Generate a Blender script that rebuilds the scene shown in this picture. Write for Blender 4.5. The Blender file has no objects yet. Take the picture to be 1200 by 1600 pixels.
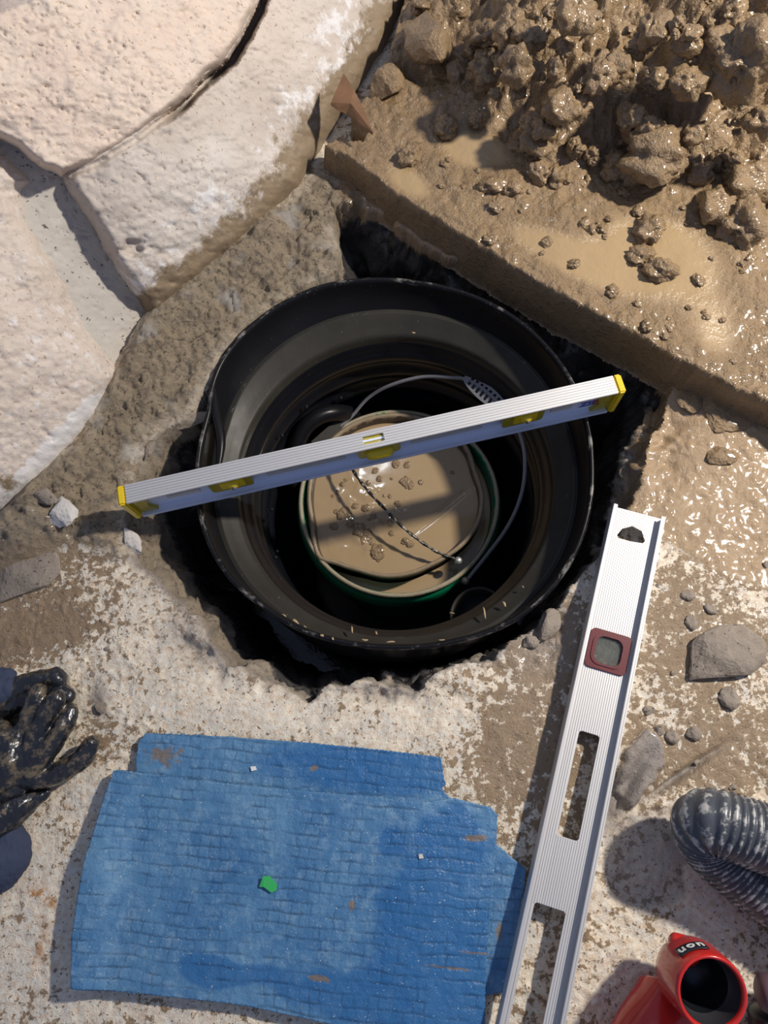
import bpy, bmesh, math, random
import numpy as np
from mathutils import Vector, Matrix, Quaternion

random.seed(7)
COL = bpy.context.scene.collection
SC = bpy.context.scene

# ------------------------------------------------------------------ camera
F = 1150.0                      # focal length in pixels of the 1200x1600 frame
H = 0.876                       # camera height above the basement floor (m)
NAD = (50.0, 350.0)             # where the point straight below the camera falls, from frame centre
TH = math.atan(math.hypot(*NAD) / F)
RHO = -math.atan2(NAD[0], NAD[1])
M = Matrix.Rotation(TH, 3, 'X') @ Matrix.Rotation(RHO, 3, 'Z')
cam_d = bpy.data.cameras.new('camera'); cam = bpy.data.objects.new('camera', cam_d); COL.objects.link(cam)
cam.matrix_world = Matrix.Translation((0, 0, H)) @ M.to_4x4()
cam_d.sensor_fit = 'VERTICAL'; cam_d.sensor_height = 36.0; cam_d.lens = F / 1600 * 36.0
cam_d.clip_start = 0.02
SC.camera = cam

def P(u, v, z=0.0):
    """floor-plan position of a photograph point that lies at height z"""
    d = M @ Vector(((u - 600) / F, -(v - 800) / F, -1))
    t = (z - H) / d.z
    return Vector((d.x * t, d.y * t, z))

MI = np.array(M.transposed())
def proj(x, y, z):
    q0 = MI[0, 0] * x + MI[0, 1] * y + MI[0, 2] * (z - H)
    q1 = MI[1, 0] * x + MI[1, 1] * y + MI[1, 2] * (z - H)
    q2 = MI[2, 0] * x + MI[2, 1] * y + MI[2, 2] * (z - H)
    return 600 + F * q0 / -q2, 800 - F * q1 / -q2

# ------------------------------------------------------------------ light
w = bpy.data.worlds.new('world'); SC.world = w; w.use_nodes = True
w.node_tree.nodes['Background'].inputs[0].default_value = (0.44, 0.53, 0.82, 1)
w.node_tree.nodes['Background'].inputs[1].default_value = 0.36

def lamp(name, loc, power, color, radius, kind='POINT', aim=None, size=0.3):
    l = bpy.data.lights.new(name, kind); l.energy = power; l.color = color
    if kind == 'AREA': l.size = size
    else: l.shadow_soft_size = radius
    o = bpy.data.objects.new(name, l); COL.objects.link(o); o.location = loc
    if aim is not None:
        o.rotation_euler = (Vector(aim) - Vector(loc)).to_track_quat('-Z', 'Y').to_euler()
    return o
_c = P(610, 760); _r = (P(1000, 800) - P(600, 800)).normalized(); _u = (P(600, 500) - P(600, 800)).normalized()
LAMP = _c + _r * 1.22 + _u * 0.44 + Vector((0, 0, 1.28))
lamp('work_lamp', LAMP, 152, (1.0, 0.92, 0.82), 0.045)
lamp('ceiling_lamp', _c - _r * 0.15 + _u * 1.02 + Vector((0, 0, 2.1)), 7, (0.86, 0.92, 1.0), 0.035)

SC.view_settings.view_transform = 'Standard'; SC.view_settings.look = 'None'
SC.view_settings.gamma = 1.0; SC.view_settings.use_curve_mapping = False
SC.view_settings.exposure = 0.0

# ------------------------------------------------------------------ noise
_rng = np.random.RandomState(3)
PERM = _rng.permutation(4096).astype(np.int64)
RV = _rng.rand(4096); RW = _rng.rand(4096)
def _h(i, j, k=0):
    return PERM[(PERM[(PERM[i & 4095] + j) & 4095] + k) & 4095]
def noise2(x, y, seed=0):
    i = np.floor(x).astype(np.int64); j = np.floor(y).astype(np.int64)
    fx = x - i; fy = y - j
    a = fx * fx * (3 - 2 * fx); b = fy * fy * (3 - 2 * fy)
    v = lambda di, dj: RV[_h(i + di, j + dj, seed)]
    return ((v(0, 0) * (1 - a) + v(1, 0) * a) * (1 - b) + (v(0, 1) * (1 - a) + v(1, 1) * a) * b) * 2 - 1
def noise3(x, y, z, seed=0):
    k = np.floor(z).astype(np.int64); fz = z - k; c = fz * fz * (3 - 2 * fz)
    i = np.floor(x).astype(np.int64); j = np.floor(y).astype(np.int64)
    fx = x - i; fy = y - j
    a = fx * fx * (3 - 2 * fx); b = fy * fy * (3 - 2 * fy)
    def pl(dk):
        v = lambda di, dj: RV[_h(i + di + seed * 17, j + dj, k + dk)]
        return (v(0, 0) * (1 - a) + v(1, 0) * a) * (1 - b) + (v(0, 1) * (1 - a) + v(1, 1) * a) * b
    return (pl(0) * (1 - c) + pl(1) * c) * 2 - 1
def fbm(x, y, o=4, seed=0, g=0.5):
    s = 0; a = 1; t = 0
    for q in range(o):
        s = s + a * noise2(x * 2 ** q + 13.7 * q, y * 2 ** q - 7.1 * q, seed + q); t += a; a *= g
    return s / t
def fbm3(x, y, z, o=3, seed=0, g=0.5):
    s = 0; a = 1; t = 0
    for q in range(o):
        s = s + a * noise3(x * 2 ** q + 3.7 * q, y * 2 ** q, z * 2 ** q, seed + q); t += a; a *= g
    return s / t
def worley(x, y, seed=0):
    """returns (rounded lump height 0..1, cell id 0..1)"""
    i = np.floor(x).astype(np.int64); j = np.floor(y).astype(np.int64)
    best = np.zeros(np.shape(x)); cid = np.zeros(np.shape(x))
    for di in (-1, 0, 1):
        for dj in (-1, 0, 1):
            h = _h(i + di, j + dj, seed); cx = i + di + RV[h]; cy = j + dj + RW[h]
            rad = 0.45 + 0.5 * RV[(h * 7 + 3) & 4095]
            d2 = ((x - cx) ** 2 + (y - cy) ** 2) / rad ** 2
            b = np.sqrt(np.clip(1 - d2, 0, 1)) * rad
            m = b > best
            best = np.where(m, b, best); cid = np.where(m, RW[(h * 3 + 1) & 4095], cid)
    return best, cid
def ss(a, b, x):
    t = np.clip((x - a) / (b - a), 0, 1); return t * t * (3 - 2 * t)
def sdf(poly, x, y, near=False):
    """signed distance, positive inside the polygon"""
    p = np.array(poly, float); n = len(p)
    best = np.full(np.shape(x), 1e9); ins = np.zeros(np.shape(x), bool)
    nx = np.zeros(np.shape(x)); ny = np.zeros(np.shape(x))
    for a in range(n):
        x0, y0 = p[a]; x1, y1 = p[(a + 1) % n]
        dx, dy = x1 - x0, y1 - y0
        t = np.clip(((x - x0) * dx + (y - y0) * dy) / (dx * dx + dy * dy + 1e-12), 0, 1)
        qx = x0 + t * dx; qy = y0 + t * dy
        d = np.hypot(x - qx, y - qy); m = d < best
        best = np.where(m, d, best)
        if near: nx = np.where(m, qx, nx); ny = np.where(m, qy, ny)
        c = (y0 > y) != (y1 > y)
        ins ^= c & (x < dx * (y - y0) / (dy if abs(dy) > 1e-12 else 1e-12) + x0)
    r = np.where(ins, best, -best)
    return (r, nx, ny) if near else r
def blob(u, v, cu, cv, ru, rv, ang=0.0):
    a = math.radians(ang); du = u - cu; dv = v - cv
    s = (du * math.cos(a) + dv * math.sin(a)) / ru; t = (-du * math.sin(a) + dv * math.cos(a)) / rv
    return np.exp(-(s * s + t * t))

# ------------------------------------------------------------------ materials
class NT:
    def __init__(s, name, world=False):
        s.m = bpy.data.materials.new(name); s.m.use_nodes = True; s.t = s.m.node_tree
        s.b = s.t.nodes['Principled BSDF']; s.co = s.t.nodes.new('ShaderNodeNewGeometry').outputs['Position'] if world else s.t.nodes.new('ShaderNodeTexCoord').outputs['Object']
    def n(s, kind, **kw):
        q = s.t.nodes.new(kind)
        for k, v in kw.items(): setattr(q, k, v)
        return q
    def put(s, sock, v):
        if hasattr(v, 'is_linked') or isinstance(v, bpy.types.NodeSocket): s.t.links.new(v, sock)
        elif isinstance(v, (tuple, list)) and len(v) == 3 and sock.type == 'RGBA': sock.default_value = (*v, 1)
        else: sock.default_value = v
    def noise(s, scale, detail=4, rough=0.6, co=None, dist=0.0, off=None):
        q = s.n('ShaderNodeTexNoise'); c = co or s.co
        if off is not None:
            mp = s.n('ShaderNodeMapping'); mp.inputs['Location'].default_value = (off, off * 1.7, off * .3); s.t.links.new(c, mp.inputs[0]); c = mp.outputs[0]
        s.t.links.new(c, q.inputs['Vector'])
        q.inputs['Scale'].default_value = scale; q.inputs['Detail'].default_value = detail
        q.inputs['Roughness'].default_value = rough; q.inputs['Distortion'].default_value = dist
        return q.outputs['Fac']
    def vor(s, scale, feature='F1', co=None, out='Distance', rand=1.0):
        q = s.n('ShaderNodeTexVoronoi', feature=feature); s.t.links.new(co or s.co, q.inputs['Vector'])
        q.inputs['Scale'].default_value = scale; q.inputs['Randomness'].default_value = rand
        return q.outputs[out]
    def stretch(s, x, y, z, rot=0.0):
        mp = s.n('ShaderNodeMapping'); s.t.links.new(s.co, mp.inputs[0]); mp.inputs['Scale'].default_value = (x, y, z)
        mp.inputs['Rotation'].default_value = (0, 0, rot); return mp.outputs[0]
    def math(s, op, a, b=0.5, c=None, clamp=False):
        q = s.n('ShaderNodeMath', operation=op); q.use_clamp = clamp
        s.put(q.inputs[0], a); s.put(q.inputs[1], b)
        if c is not None: s.put(q.inputs[2], c)
        return q.outputs[0]
    def step(s, a, lo, hi):
        q = s.n('ShaderNodeMapRange', interpolation_type='SMOOTHSTEP'); s.put(q.inputs[0], a)
        s.put(q.inputs[1], lo); s.put(q.inputs[2], hi); return q.outputs[0]
    def mix(s, f, a, b, mode='MIX'):
        q = s.n('ShaderNodeMix', data_type='RGBA', blend_type=mode); s.put(q.inputs[0], f); s.put(q.inputs[6], a); s.put(q.inputs[7], b)
        return q.outputs[2]
    def attr(s, name):
        q = s.n('ShaderNodeAttribute', attribute_name=name); return q.outputs['Fac']
    def bump(s, h, strength=0.5, dist=0.002, prev=None):
        q = s.n('ShaderNodeBump'); s.put(q.inputs['Height'], h)
        q.inputs['Strength'].default_value = strength; q.inputs['Distance'].default_value = dist
        if prev is not None: s.t.links.new(prev, q.inputs['Normal'])
        return q.outputs['Normal']
    def done(s, color=None, rough=None, normal=None, metal=None, **kw):
        if color is not None: s.put(s.b.inputs['Base Color'], color)
        if rough is not None: s.put(s.b.inputs['Roughness'], rough)
        if normal is not None: s.t.links.new(normal, s.b.inputs['Normal'])
        if metal is not None: s.put(s.b.inputs['Metallic'], metal)
        for k, v in kw.items(): s.put(s.b.inputs[k.replace('_', ' ')], v)
        return s.m

def simple(name, col, rough=0.5, metal=0.0, var=0.12, bump=0.15, scale=120, **kw):
    n = NT(name); f = n.noise(scale, 4)
    c = n.mix(f, tuple(x * (1 - var) for x in col), tuple(min(1, x * (1 + var)) for x in col))
    return n.done(c, rough, n.bump(n.noise(scale * 4, 3), bump, 0.0006), metal, **kw)

MUD = (0.32, 0.215, 0.118)
def mat_floor():
    n = NT('concrete_floor')
    mud = n.attr('mud'); wet = n.attr('wet'); clay = n.attr('clay'); soil = n.attr('soil'); grey = n.attr('grey')
    rust = n.attr('rust')
    big = n.noise(17, 5, .65); med = n.noise(105, 6, .72); fine = n.noise(300, 4, .7)
    cream = n.mix(n.step(n.noise(30, 4), .35, .7), (0.84, 0.77, 0.63), (0.72, 0.70, 0.63))
    cream = n.mix(n.step(n.noise(170, 3, off=3.1), .35, .75), cream, (0.66, 0.52, 0.38))
    cream = n.mix(n.math('MULTIPLY', n.step(n.noise(60, 4, off=6.3), .55, .75), .6), cream, (0.55, 0.36, 0.22))
    thr = n.math('SUBTRACT', .615, n.math('MULTIPLY', mud, .155))
    v = n.math('ADD', n.math('MULTIPLY', med, .66), n.math('MULTIPLY', big, .34))
    sp = n.step(n.math('SUBTRACT', v, thr), -.018, .022)
    brown = n.mix(fine, (0.20, 0.135, 0.075), (0.36, 0.26, 0.16))
    c = n.mix(sp, cream, brown)
    pit = n.step(n.noise(230, 2, .5, off=8.8), .655, .68)
    c = n.mix(n.math('MULTIPLY', pit, .8), c, (0.13, 0.085, 0.05))
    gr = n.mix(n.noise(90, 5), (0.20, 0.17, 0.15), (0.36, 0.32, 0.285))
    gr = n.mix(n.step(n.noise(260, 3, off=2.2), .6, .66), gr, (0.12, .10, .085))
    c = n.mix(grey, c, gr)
    so = n.mix(n.noise(75, 7, .75), (0.24, 0.18, 0.11), (0.56, 0.46, 0.33))
    so = n.mix(n.step(n.noise(40, 6, .75, off=4.4), .5, .66), so, (0.19, 0.155, 0.115))
    so = n.mix(n.step(n.noise(160, 5, .75, off=4.9), .54, .62), so, (0.13, 0.105, 0.08))
    so = n.mix(n.step(n.noise(16, 4, .6, off=5.4), .56, .7), so, (0.46, 0.42, 0.37))
    c = n.mix(soil, c, so)
    mc = n.mix(n.noise(28, 4), MUD, (0.43, 0.31, 0.185))
    wf = n.step(n.math('ADD', wet, n.math('MULTIPLY', n.math('SUBTRACT', med, .5), 1.2)), .38, .62)
    c = n.mix(wf, c, mc)
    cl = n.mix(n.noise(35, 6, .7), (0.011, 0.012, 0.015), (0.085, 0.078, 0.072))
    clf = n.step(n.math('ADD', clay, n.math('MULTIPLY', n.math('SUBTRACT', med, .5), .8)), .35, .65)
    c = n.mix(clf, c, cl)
    c = n.mix(n.math('MULTIPLY', rust, n.step(med, .4, .55)), c, (0.50, 0.22, 0.06))
    r = n.math('ADD', n.math('MULTIPLY', wf, -.62), .86, clamp=True)
    r = n.math('SUBTRACT', r, n.math('MULTIPLY', clf, .42), clamp=True)
    r = n.math('SUBTRACT', r, n.math('MULTIPLY', n.math('MULTIPLY', mud, sp), .42), clamp=True)
    r = n.math('MAXIMUM', r, .17)
    h = n.math('ADD', n.math('MULTIPLY', med, .6), n.math('MULTIPLY', fine, .5))
    nb = n.bump(h, .75, .0035)
    nb = n.bump(n.math('MULTIPLY', n.noise(150, 7, .8, off=7.7), soil), .9, .006, nb)
    nb = n.bump(n.noise(700, 3), .4, .0012, nb)
    nb = n.bump(n.math('MULTIPLY', n.noise(70, 3, off=1.1), wf), .32, .005, nb)
    return n.done(c, r, nb, **{'Coat_Weight': n.math('MULTIPLY', n.math('MAXIMUM', wf, n.math('MULTIPLY', n.math('MULTIPLY', sp, n.step(mud, .75, 1.1)), .8)), .6), 'Coat_Roughness': .12})
def mat_mud():
    n = NT('wet_mud', True)
    a = n.noise(20, 5, .6); f = n.noise(120, 5, .65); w_ = n.attr('wet')
    c = n.mix(a, (0.20, 0.132, 0.066), (0.37, 0.255, 0.138))
    c = n.mix(n.step(f, .55, .75), c, (0.15, 0.10, 0.058))
    c = n.mix(w_, c, n.mix(n.noise(9, 3), (0.44, 0.315, 0.16), (0.38, 0.27, 0.15)))
    r = n.math('ADD', n.math('MULTIPLY', n.step(n.noise(14, 3, off=4), .4, .7), .16), .15)
    s = n.math('SUBTRACT', 1.0, n.math('MULTIPLY', w_, .88))
    h = n.math('MULTIPLY', n.math('ADD', f, n.math('MULTIPLY', n.noise(330, 3), .5)), s)
    nb = n.bump(h, 1.0, .0042)
    nb = n.bump(n.noise(60, 2, off=1.3), .35, .004, nb)
    return n.done(c, r, nb, **{'Coat_Weight': .55, 'Coat_Roughness': .12})
def mat_stone():
    n = NT('foundation_stone')
    wh = n.attr('white'); br = n.attr('brown'); pk = n.attr('pink')
    a = n.noise(9, 6, .6); f = n.noise(70, 6, .7); st = n.noise(1, 6, .7, co=n.stretch(90, 230, 150, .6))
    c = n.mix(n.step(a, .3, .7), (0.46, 0.405, 0.355), (0.62, 0.58, 0.535))
    c = n.mix(pk, c, n.mix(n.noise(16, 5, off=2), (0.66, 0.505, 0.415), (0.75, 0.665, 0.56)))
    c = n.mix(n.math('MULTIPLY', n.step(st, .52, .68), .55), c, (0.36, 0.31, 0.28))
    c = n.mix(n.math('MULTIPLY', n.step(n.noise(150, 4, off=7.7), .62, .68), .75), c, (0.30, 0.21, 0.15))
    wf = n.step(n.math('ADD', wh, n.math('MULTIPLY', n.math('SUBTRACT', f, .5), 2.2)), .4, .8)
    c = n.mix(n.math('MULTIPLY', wf, .8), c, (0.78, 0.78, 0.79))
    bf = n.step(n.math('ADD', br, n.math('MULTIPLY', n.math('SUBTRACT', n.noise(45, 7, .75, off=6), .5), 2.4)), .35, .85)
    c = n.mix(bf, c, n.mix(f, (0.17, 0.125, 0.075), (0.33, 0.25, 0.165)))
    h = n.math('ADD', n.math('MULTIPLY', st, .6), n.math('MULTIPLY', f, .5))
    nb = n.bump(h, .5, .003); nb = n.bump(n.noise(500, 4), .4, .001, nb)
    return n.done(c, n.math('SUBTRACT', .85, n.math('MULTIPLY', bf, .3)), nb)
def mat_mortar():
    n = NT('grey_mortar')
    c = n.mix(n.noise(40, 5), (0.44, 0.41, 0.37), (0.58, 0.54, 0.48))
    c = n.mix(n.step(n.noise(180, 3), .64, .68), c, (.12, .1, .09))
    return n.done(c, .85, n.bump(n.noise(160, 5), .4, .002))
def mat_black(name='black_plastic', scuff=0.5, base=(0.005, 0.005, 0.006), rough=.24):
    n = NT(name); sc = n.attr('scuff')
    a = n.noise(1, 5, .7, co=n.stretch(40, 40, 160)); sp = n.noise(420, 2)
    c = n.mix(n.noise(18, 4), base, tuple(x * 2.2 for x in base))
    c = n.mix(n.step(n.math('ADD', n.math('MULTIPLY', sc, .22), a), .70, .84), c, (0.20, 0.19, 0.175))
    c = n.mix(n.step(n.math('ADD', n.math('MULTIPLY', sc, .06), sp), .76, .80), c, (0.45, 0.42, 0.36))
    r = n.math('ADD', rough, n.math('MULTIPLY', n.noise(30, 4, off=3.), .16))
    return n.done(c, r, n.bump(n.noise(60, 4), .12, .002), **{'Specular_IOR_Level': .2})
def mat_rim(name, base, mudc, lo, hi, rough=.35):
    """plastic smeared with dried mud where the attribute 'smear' says"""
    n = NT(name); f = n.noise(55, 5, .7); s = n.attr('smear')
    m = n.step(n.math('ADD', s, n.math('MULTIPLY', n.math('SUBTRACT', f, .5), 1.3)), .42, .6)
    c = n.mix(m, n.mix(n.noise(25, 3), base, tuple(x * 1.5 for x in base)), n.mix(n.noise(90, 4), lo, hi))
    return n.done(c, n.math('ADD', rough, n.math('MULTIPLY', m, .2)), n.bump(n.noise(150, 4), .35, .0018))
def mat_mat():
    n = NT('blue_rubber')
    g = n.attr('groove'); wetm = n.attr('wet'); dirt = n.attr('dirt')
    a = n.noise(12, 5, .65); f = n.noise(110, 5, .7)
    c = n.mix(n.step(a, .33, .68), (0.036, 0.145, 0.325), (0.095, 0.235, 0.405))
    cell = n.n('ShaderNodeAttribute', attribute_name='cell').outputs['Fac']
    c = n.mix(n.math('MULTIPLY', cell, .16), c, (0.20, 0.40, 0.62))
    c = n.mix(n.math('MULTIPLY', n.step(n.noise(60, 7, .8, off=3.3), .47, .68), .5), c, (0.26, 0.40, 0.53))
    wm = n.step(n.math('ADD', wetm, n.math('MULTIPLY', n.math('SUBTRACT', n.noise(24, 4, off=5), .5), .7)), .35, .6)
    c = n.mix(n.math('MULTIPLY', wm, .75), c, (0.022, 0.125, 0.33))
    c = n.mix(n.math('MULTIPLY', g, .7), c, (0.012, 0.042, 0.10))
    sp = n.step(n.noise(480, 2, .5, off=1.9), .70, .74)
    c = n.mix(sp, c, (0.50, 0.56, 0.58))
    dm = n.step(n.math('ADD', dirt, n.math('MULTIPLY', n.math('SUBTRACT', n.noise(90, 5, .7, off=9), .5), 1.5)), .5, .72)
    c = n.mix(n.math('MULTIPLY', dm, .8), c, (0.21, 0.15, 0.09))
    r = n.math('SUBTRACT', .50, n.math('MULTIPLY', wm, .2))
    return n.done(c, r, n.bump(f, .5, .003, n.bump(n.noise(420, 3), .4, .001)))
def mat_glove():
    n = NT('muddy_black_rubber'); f = n.noise(70, 7, .75); k = n.attr('mud')
    m = n.step(n.math('ADD', f, n.math('MULTIPLY', k, .16)), .555, .72)
    c = n.mix(n.noise(60, 3, off=3), (0.006, 0.007, 0.010), (0.022, 0.024, 0.03))
    c = n.mix(m, c, n.mix(n.noise(150, 4), (0.075, 0.058, 0.034), (0.20, 0.155, 0.095)))
    h = n.math('ADD', f, n.math('MULTIPLY', n.noise(200, 4), .4))
    return n.done(c, n.math('ADD', .16, n.math('MULTIPLY', m, .3)), n.bump(h, .4, .0018), **{'Coat_Weight': .5, 'Coat_Roughness': .15})
def mat_alu(name, tint=(0.72, 0.71, 0.69), rough=.33, metal=.75):
    n = NT(name)
    s = n.noise(1, 4, .6, co=n.stretch(6, 420, 420)); d = n.noise(130, 5, .7, off=2)
    c = n.mix(s, tuple(x * .93 for x in tint), tuple(min(1, x * 1.06) for x in tint))
    c = n.mix(n.math('MULTIPLY', n.step(d, .66, .74), .5), c, (0.30, 0.26, 0.21))
    return n.done(c, n.math('ADD', rough, n.math('MULTIPLY', s, .12)), n.bump(s, .05, .0005), metal)
def mat_hose():
    n = NT('grey_duct_plastic')
    r_ = n.attr('ridge'); f = n.noise(90, 5, .7)
    c = n.mix(n.noise(20, 3), (0.045, 0.052, 0.065), (0.095, 0.105, 0.125))
    m = n.math('MULTIPLY', n.step(n.math('ADD', f, n.math('MULTIPLY', r_, .18)), .62, .76), 1.0)
    c = n.mix(m, c, (0.42, 0.42, 0.40))
    return n.done(c, .3, n.bump(f, .3, .0015))
def mat_red():
    n = NT('red_enamel'); f = n.noise(40, 4)
    c = n.mix(f, (0.42, 0.012, 0.012), (0.60, 0.03, 0.022))
    return n.done(c, .22, n.bump(n.noise(500, 2), .05, .0005), **{'Coat_Weight': .4})

MT = dict(
    floor=mat_floor(), mud=mat_mud(), stone=mat_stone(), mortar=mat_mortar(), black=mat_black(),
    mat=mat_mat(), glove=mat_glove(), alu=mat_alu('brushed_aluminium'), alu2=mat_alu('silver_aluminium', (0.66, 0.655, 0.65), .45, .55),
    alub=mat_alu('blue_lit_aluminium', (0.74, 0.80, 0.95), .25, .15), hose=mat_hose(), red=mat_red(),  # level's side metal has its cool reflected light tinted into the colour
    green=mat_rim('green_bucket_plastic', (0.004, 0.165, 0.075), None, (0.24, 0.20, 0.13), (0.42, 0.37, 0.26)),
    brown=mat_rim('muddy_bucket_plastic', (0.05, 0.04, 0.032), None, (0.20, 0.145, 0.09), (0.37, 0.29, 0.19), .3),
    yellow=simple('yellow_plastic', (0.80, 0.58, 0.02), .35), yellow_dim=simple('olive_yellow_acrylic', (0.42, 0.34, 0.035), .12),
    maroon=simple('maroon_plastic', (0.125, 0.013, 0.018), .38), greyp=simple('grey_plastic', (0.20, 0.20, 0.215), .42),
    dark=simple('dark_rubber', (0.012, 0.013, 0.017), .35), navy=simple('navy_knit', (0.03, 0.042, 0.085), .85, bump=.7),
    rust=simple('rusty_sheet', (0.22, 0.115, 0.055), .6, var=.4, scale=60), wire=simple('muddy_wire', (0.12, 0.105, 0.085), .4, var=.6, scale=200),
    pale=simple('pale_scrap_slot_light', (0.62, 0.58, 0.52), .5), blue=simple('blue_print', (0.04, 0.08, 0.42), .5), redp=simple('red_print', (0.55, 0.06, 0.05), .5),  # pale tone serves a scrap and the painted slot light on the level
    white=simple('white_scrap', (0.75, 0.77, 0.74), .5), gscrap=simple('green_scrap', (0.05, 0.50, 0.13), .5),
    purple=simple('purple_brown_rubber', (0.10, 0.06, 0.075), .5), splash=simple('dried_mud_splash', (0.42, 0.31, 0.17), .5),
    rock=None)
def mat_rock(name, lo, hi, r=.75):
    n = NT(name, True); f = n.noise(60, 6, .7)
    c = n.mix(f, lo, hi); c = n.mix(n.step(n.noise(200, 3, off=3), .62, .68), c, tuple(x * .45 for x in lo))
    return n.done(c, r, n.bump(n.math('ADD', f, n.math('MULTIPLY', n.noise(300, 3), .4)), .7, .004))
MT['rock'] = mat_rock('grey_rubble', (0.17, 0.135, 0.10), (0.36, 0.31, 0.26))
MT['rockw'] = mat_rock('pale_rubble', (0.45, 0.42, 0.38), (0.72, 0.70, 0.67))
MT['clod'] = MT['mud']
n = NT('muddy_water')
_w = n.attr('silt')
MT['water'] = n.done(n.mix(n.noise(18, 4), (0.40, 0.29, 0.165), (0.36, 0.255, 0.14)), .10, n.bump(n.noise(25, 2), .06, .002))
n = NT('dark_pit_water'); MT['pitwater'] = n.done(n.mix(n.noise(12, 4), (0.006, 0.006, 0.008), (0.018, 0.015, 0.012)), .12, n.bump(n.noise(30, 3), .2, .003))
n = NT('clear_acrylic'); MT['clear'] = n.done((0.75, 0.78, 0.72), .08, n.bump(n.noise(40, 2), .05, .001), **{'Transmission_Weight': .9, 'IOR': 1.3})

# ------------------------------------------------------------------ object helpers
def link(name, me, mat=None, parent=None, smooth=None):
    o = bpy.data.objects.new(name, me); COL.objects.link(o)
    if mat is not None:
        me.materials.clear(); me.materials.append(mat)
    if parent is not None: o.parent = parent
    if smooth is not None and len(me.polygons): me.polygons.foreach_set('use_smooth', [smooth] * len(me.polygons))
    return o
def tag(o, label, cat, group=None, kind=None):
    o['label'] = label; o['category'] = cat
    if group: o['group'] = group
    if kind: o['kind'] = kind
    return o
def empty(name, loc=(0, 0, 0), mat4=None):
    o = bpy.data.objects.new(name, None); COL.objects.link(o); o.location = loc
    o.empty_display_size = .02
    if mat4 is not None: o.matrix_world = mat4
    return o
def mesh_np(name, co, quads, attrs=None, tris=None):
    me = bpy.data.meshes.new(name)
    co = np.asarray(co, np.float32); quads = np.asarray(quads, np.int32)
    k = quads.shape[1]
    me.vertices.add(len(co)); me.vertices.foreach_set('co', co.ravel())
    me.loops.add(quads.size); me.loops.foreach_set('vertex_index', quads.ravel())
    me.polygons.add(len(quads)); me.polygons.foreach_set('loop_start', np.arange(0, quads.size, k, dtype=np.int32))
    me.polygons.foreach_set('use_smooth', np.ones(len(quads), bool))
    me.update(calc_edges=True)
    for a, v in (attrs or {}).items():
        t = me.attributes.new(a, 'FLOAT', 'POINT'); t.data.foreach_set('value', np.asarray(v, np.float32).ravel())
    return me
def grid_mesh(name, X, Y, Z, keep, attrs=None):
    """X,Y,Z are (ny,nx); keep is (ny-1,nx-1)"""
    ny, nx = X.shape
    idx = np.arange(ny * nx).reshape(ny, nx)
    q = np.stack([idx[:-1, :-1], idx[:-1, 1:], idx[1:, 1:], idx[1:, :-1]], -1)[keep]
    used, inv = np.unique(q.ravel(), return_inverse=True)
    co = np.stack([X.ravel()[used], Y.ravel()[used], Z.ravel()[used]], -1)
    at = {k: v.ravel()[used] for k, v in (attrs or {}).items()}
    return mesh_np(name, co, inv.reshape(-1, 4), at)
def bm_obj(name, bm, mat, parent=None, smooth=False):
    me = bpy.data.meshes.new(name); bmesh.ops.recalc_face_normals(bm, faces=bm.faces)
    bm.to_mesh(me); bm.free(); return link(name, me, mat, parent, smooth)
def add_box(bm, c, s, rot=None, bev=0.0):
    r = bmesh.ops.create_cube(bm, size=1.0); vs = r['verts']
    for v in vs:
        p = Vector((v.co.x * s[0], v.co.y * s[1], v.co.z * s[2]))
        if rot is not None: p = rot @ p
        v.co = p + Vector(c)
    if bev:
        es = list({e for v in vs for e in v.link_edges})
        bmesh.ops.bevel(bm, geom=es, offset=bev, segments=2, affect='EDGES')
def rounded(x0, y0, x1, y1, r, n=6):
    out = []
    for cx, cy, a0 in ((x1 - r, y1 - r, 0), (x0 + r, y1 - r, 90), (x0 + r, y0 + r, 180), (x1 - r, y0 + r, 270)):
        for k in range(n + 1):
            a = math.radians(a0 + 90 * k / n); out.append((cx + r * math.cos(a), cy + r * math.sin(a)))
    return out
def add_plate(bm, outline, holes, z0, z1, fn=None):
    """flat plate with openings, between z0 and z1; fn maps (x,y,z) to a Vector"""
    fn = fn or (lambda x, y, z: Vector((x, y, z)))
    t = bmesh.new(); es = []; loops = [outline] + list(holes)
    for lp in loops:
        vs = [t.verts.new((p[0], p[1], 0)) for p in lp]
        es += [t.edges.new((vs[i], vs[(i + 1) % len(vs)])) for i in range(len(vs))]
    bmesh.ops.triangle_fill(t, use_beauty=True, use_dissolve=False, edges=es)
    t.verts.index_update()
    vv = [(v.co.x, v.co.y) for v in t.verts]
    top = [bm.verts.new(fn(x, y, z1)) for x, y in vv]; bot = [bm.verts.new(fn(x, y, z0)) for x, y in vv]
    for f in t.faces:
        i = [v.index for v in f.verts]
        bm.faces.new([top[a] for a in i]); bm.faces.new([bot[a] for a in reversed(i)])
    for e in t.edges:
        if len(e.link_faces) == 1:
            a, b = e.verts[0].index, e.verts[1].index
            bm.faces.new((top[a], top[b], bot[b], bot[a]))
    t.free()
def smooth_path(pts, n):
    """Catmull-Rom through points (any dimension)"""
    p = np.array(pts, float); p = np.vstack([2 * p[0] - p[1], p, 2 * p[-1] - p[-2]])
    out = []
    m = len(p) - 3
    for k in range(n + 1):
        s = k / n * m; i = min(int(s), m - 1); t = s - i
        a, b, c, d = p[i], p[i + 1], p[i + 2], p[i + 3]
        out.append(.5 * (2 * b + (c - a) * t + (2 * a - 5 * b + 4 * c - d) * t * t + (3 * b - a - 3 * c + d) * t ** 3))
    return np.array(out)
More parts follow.
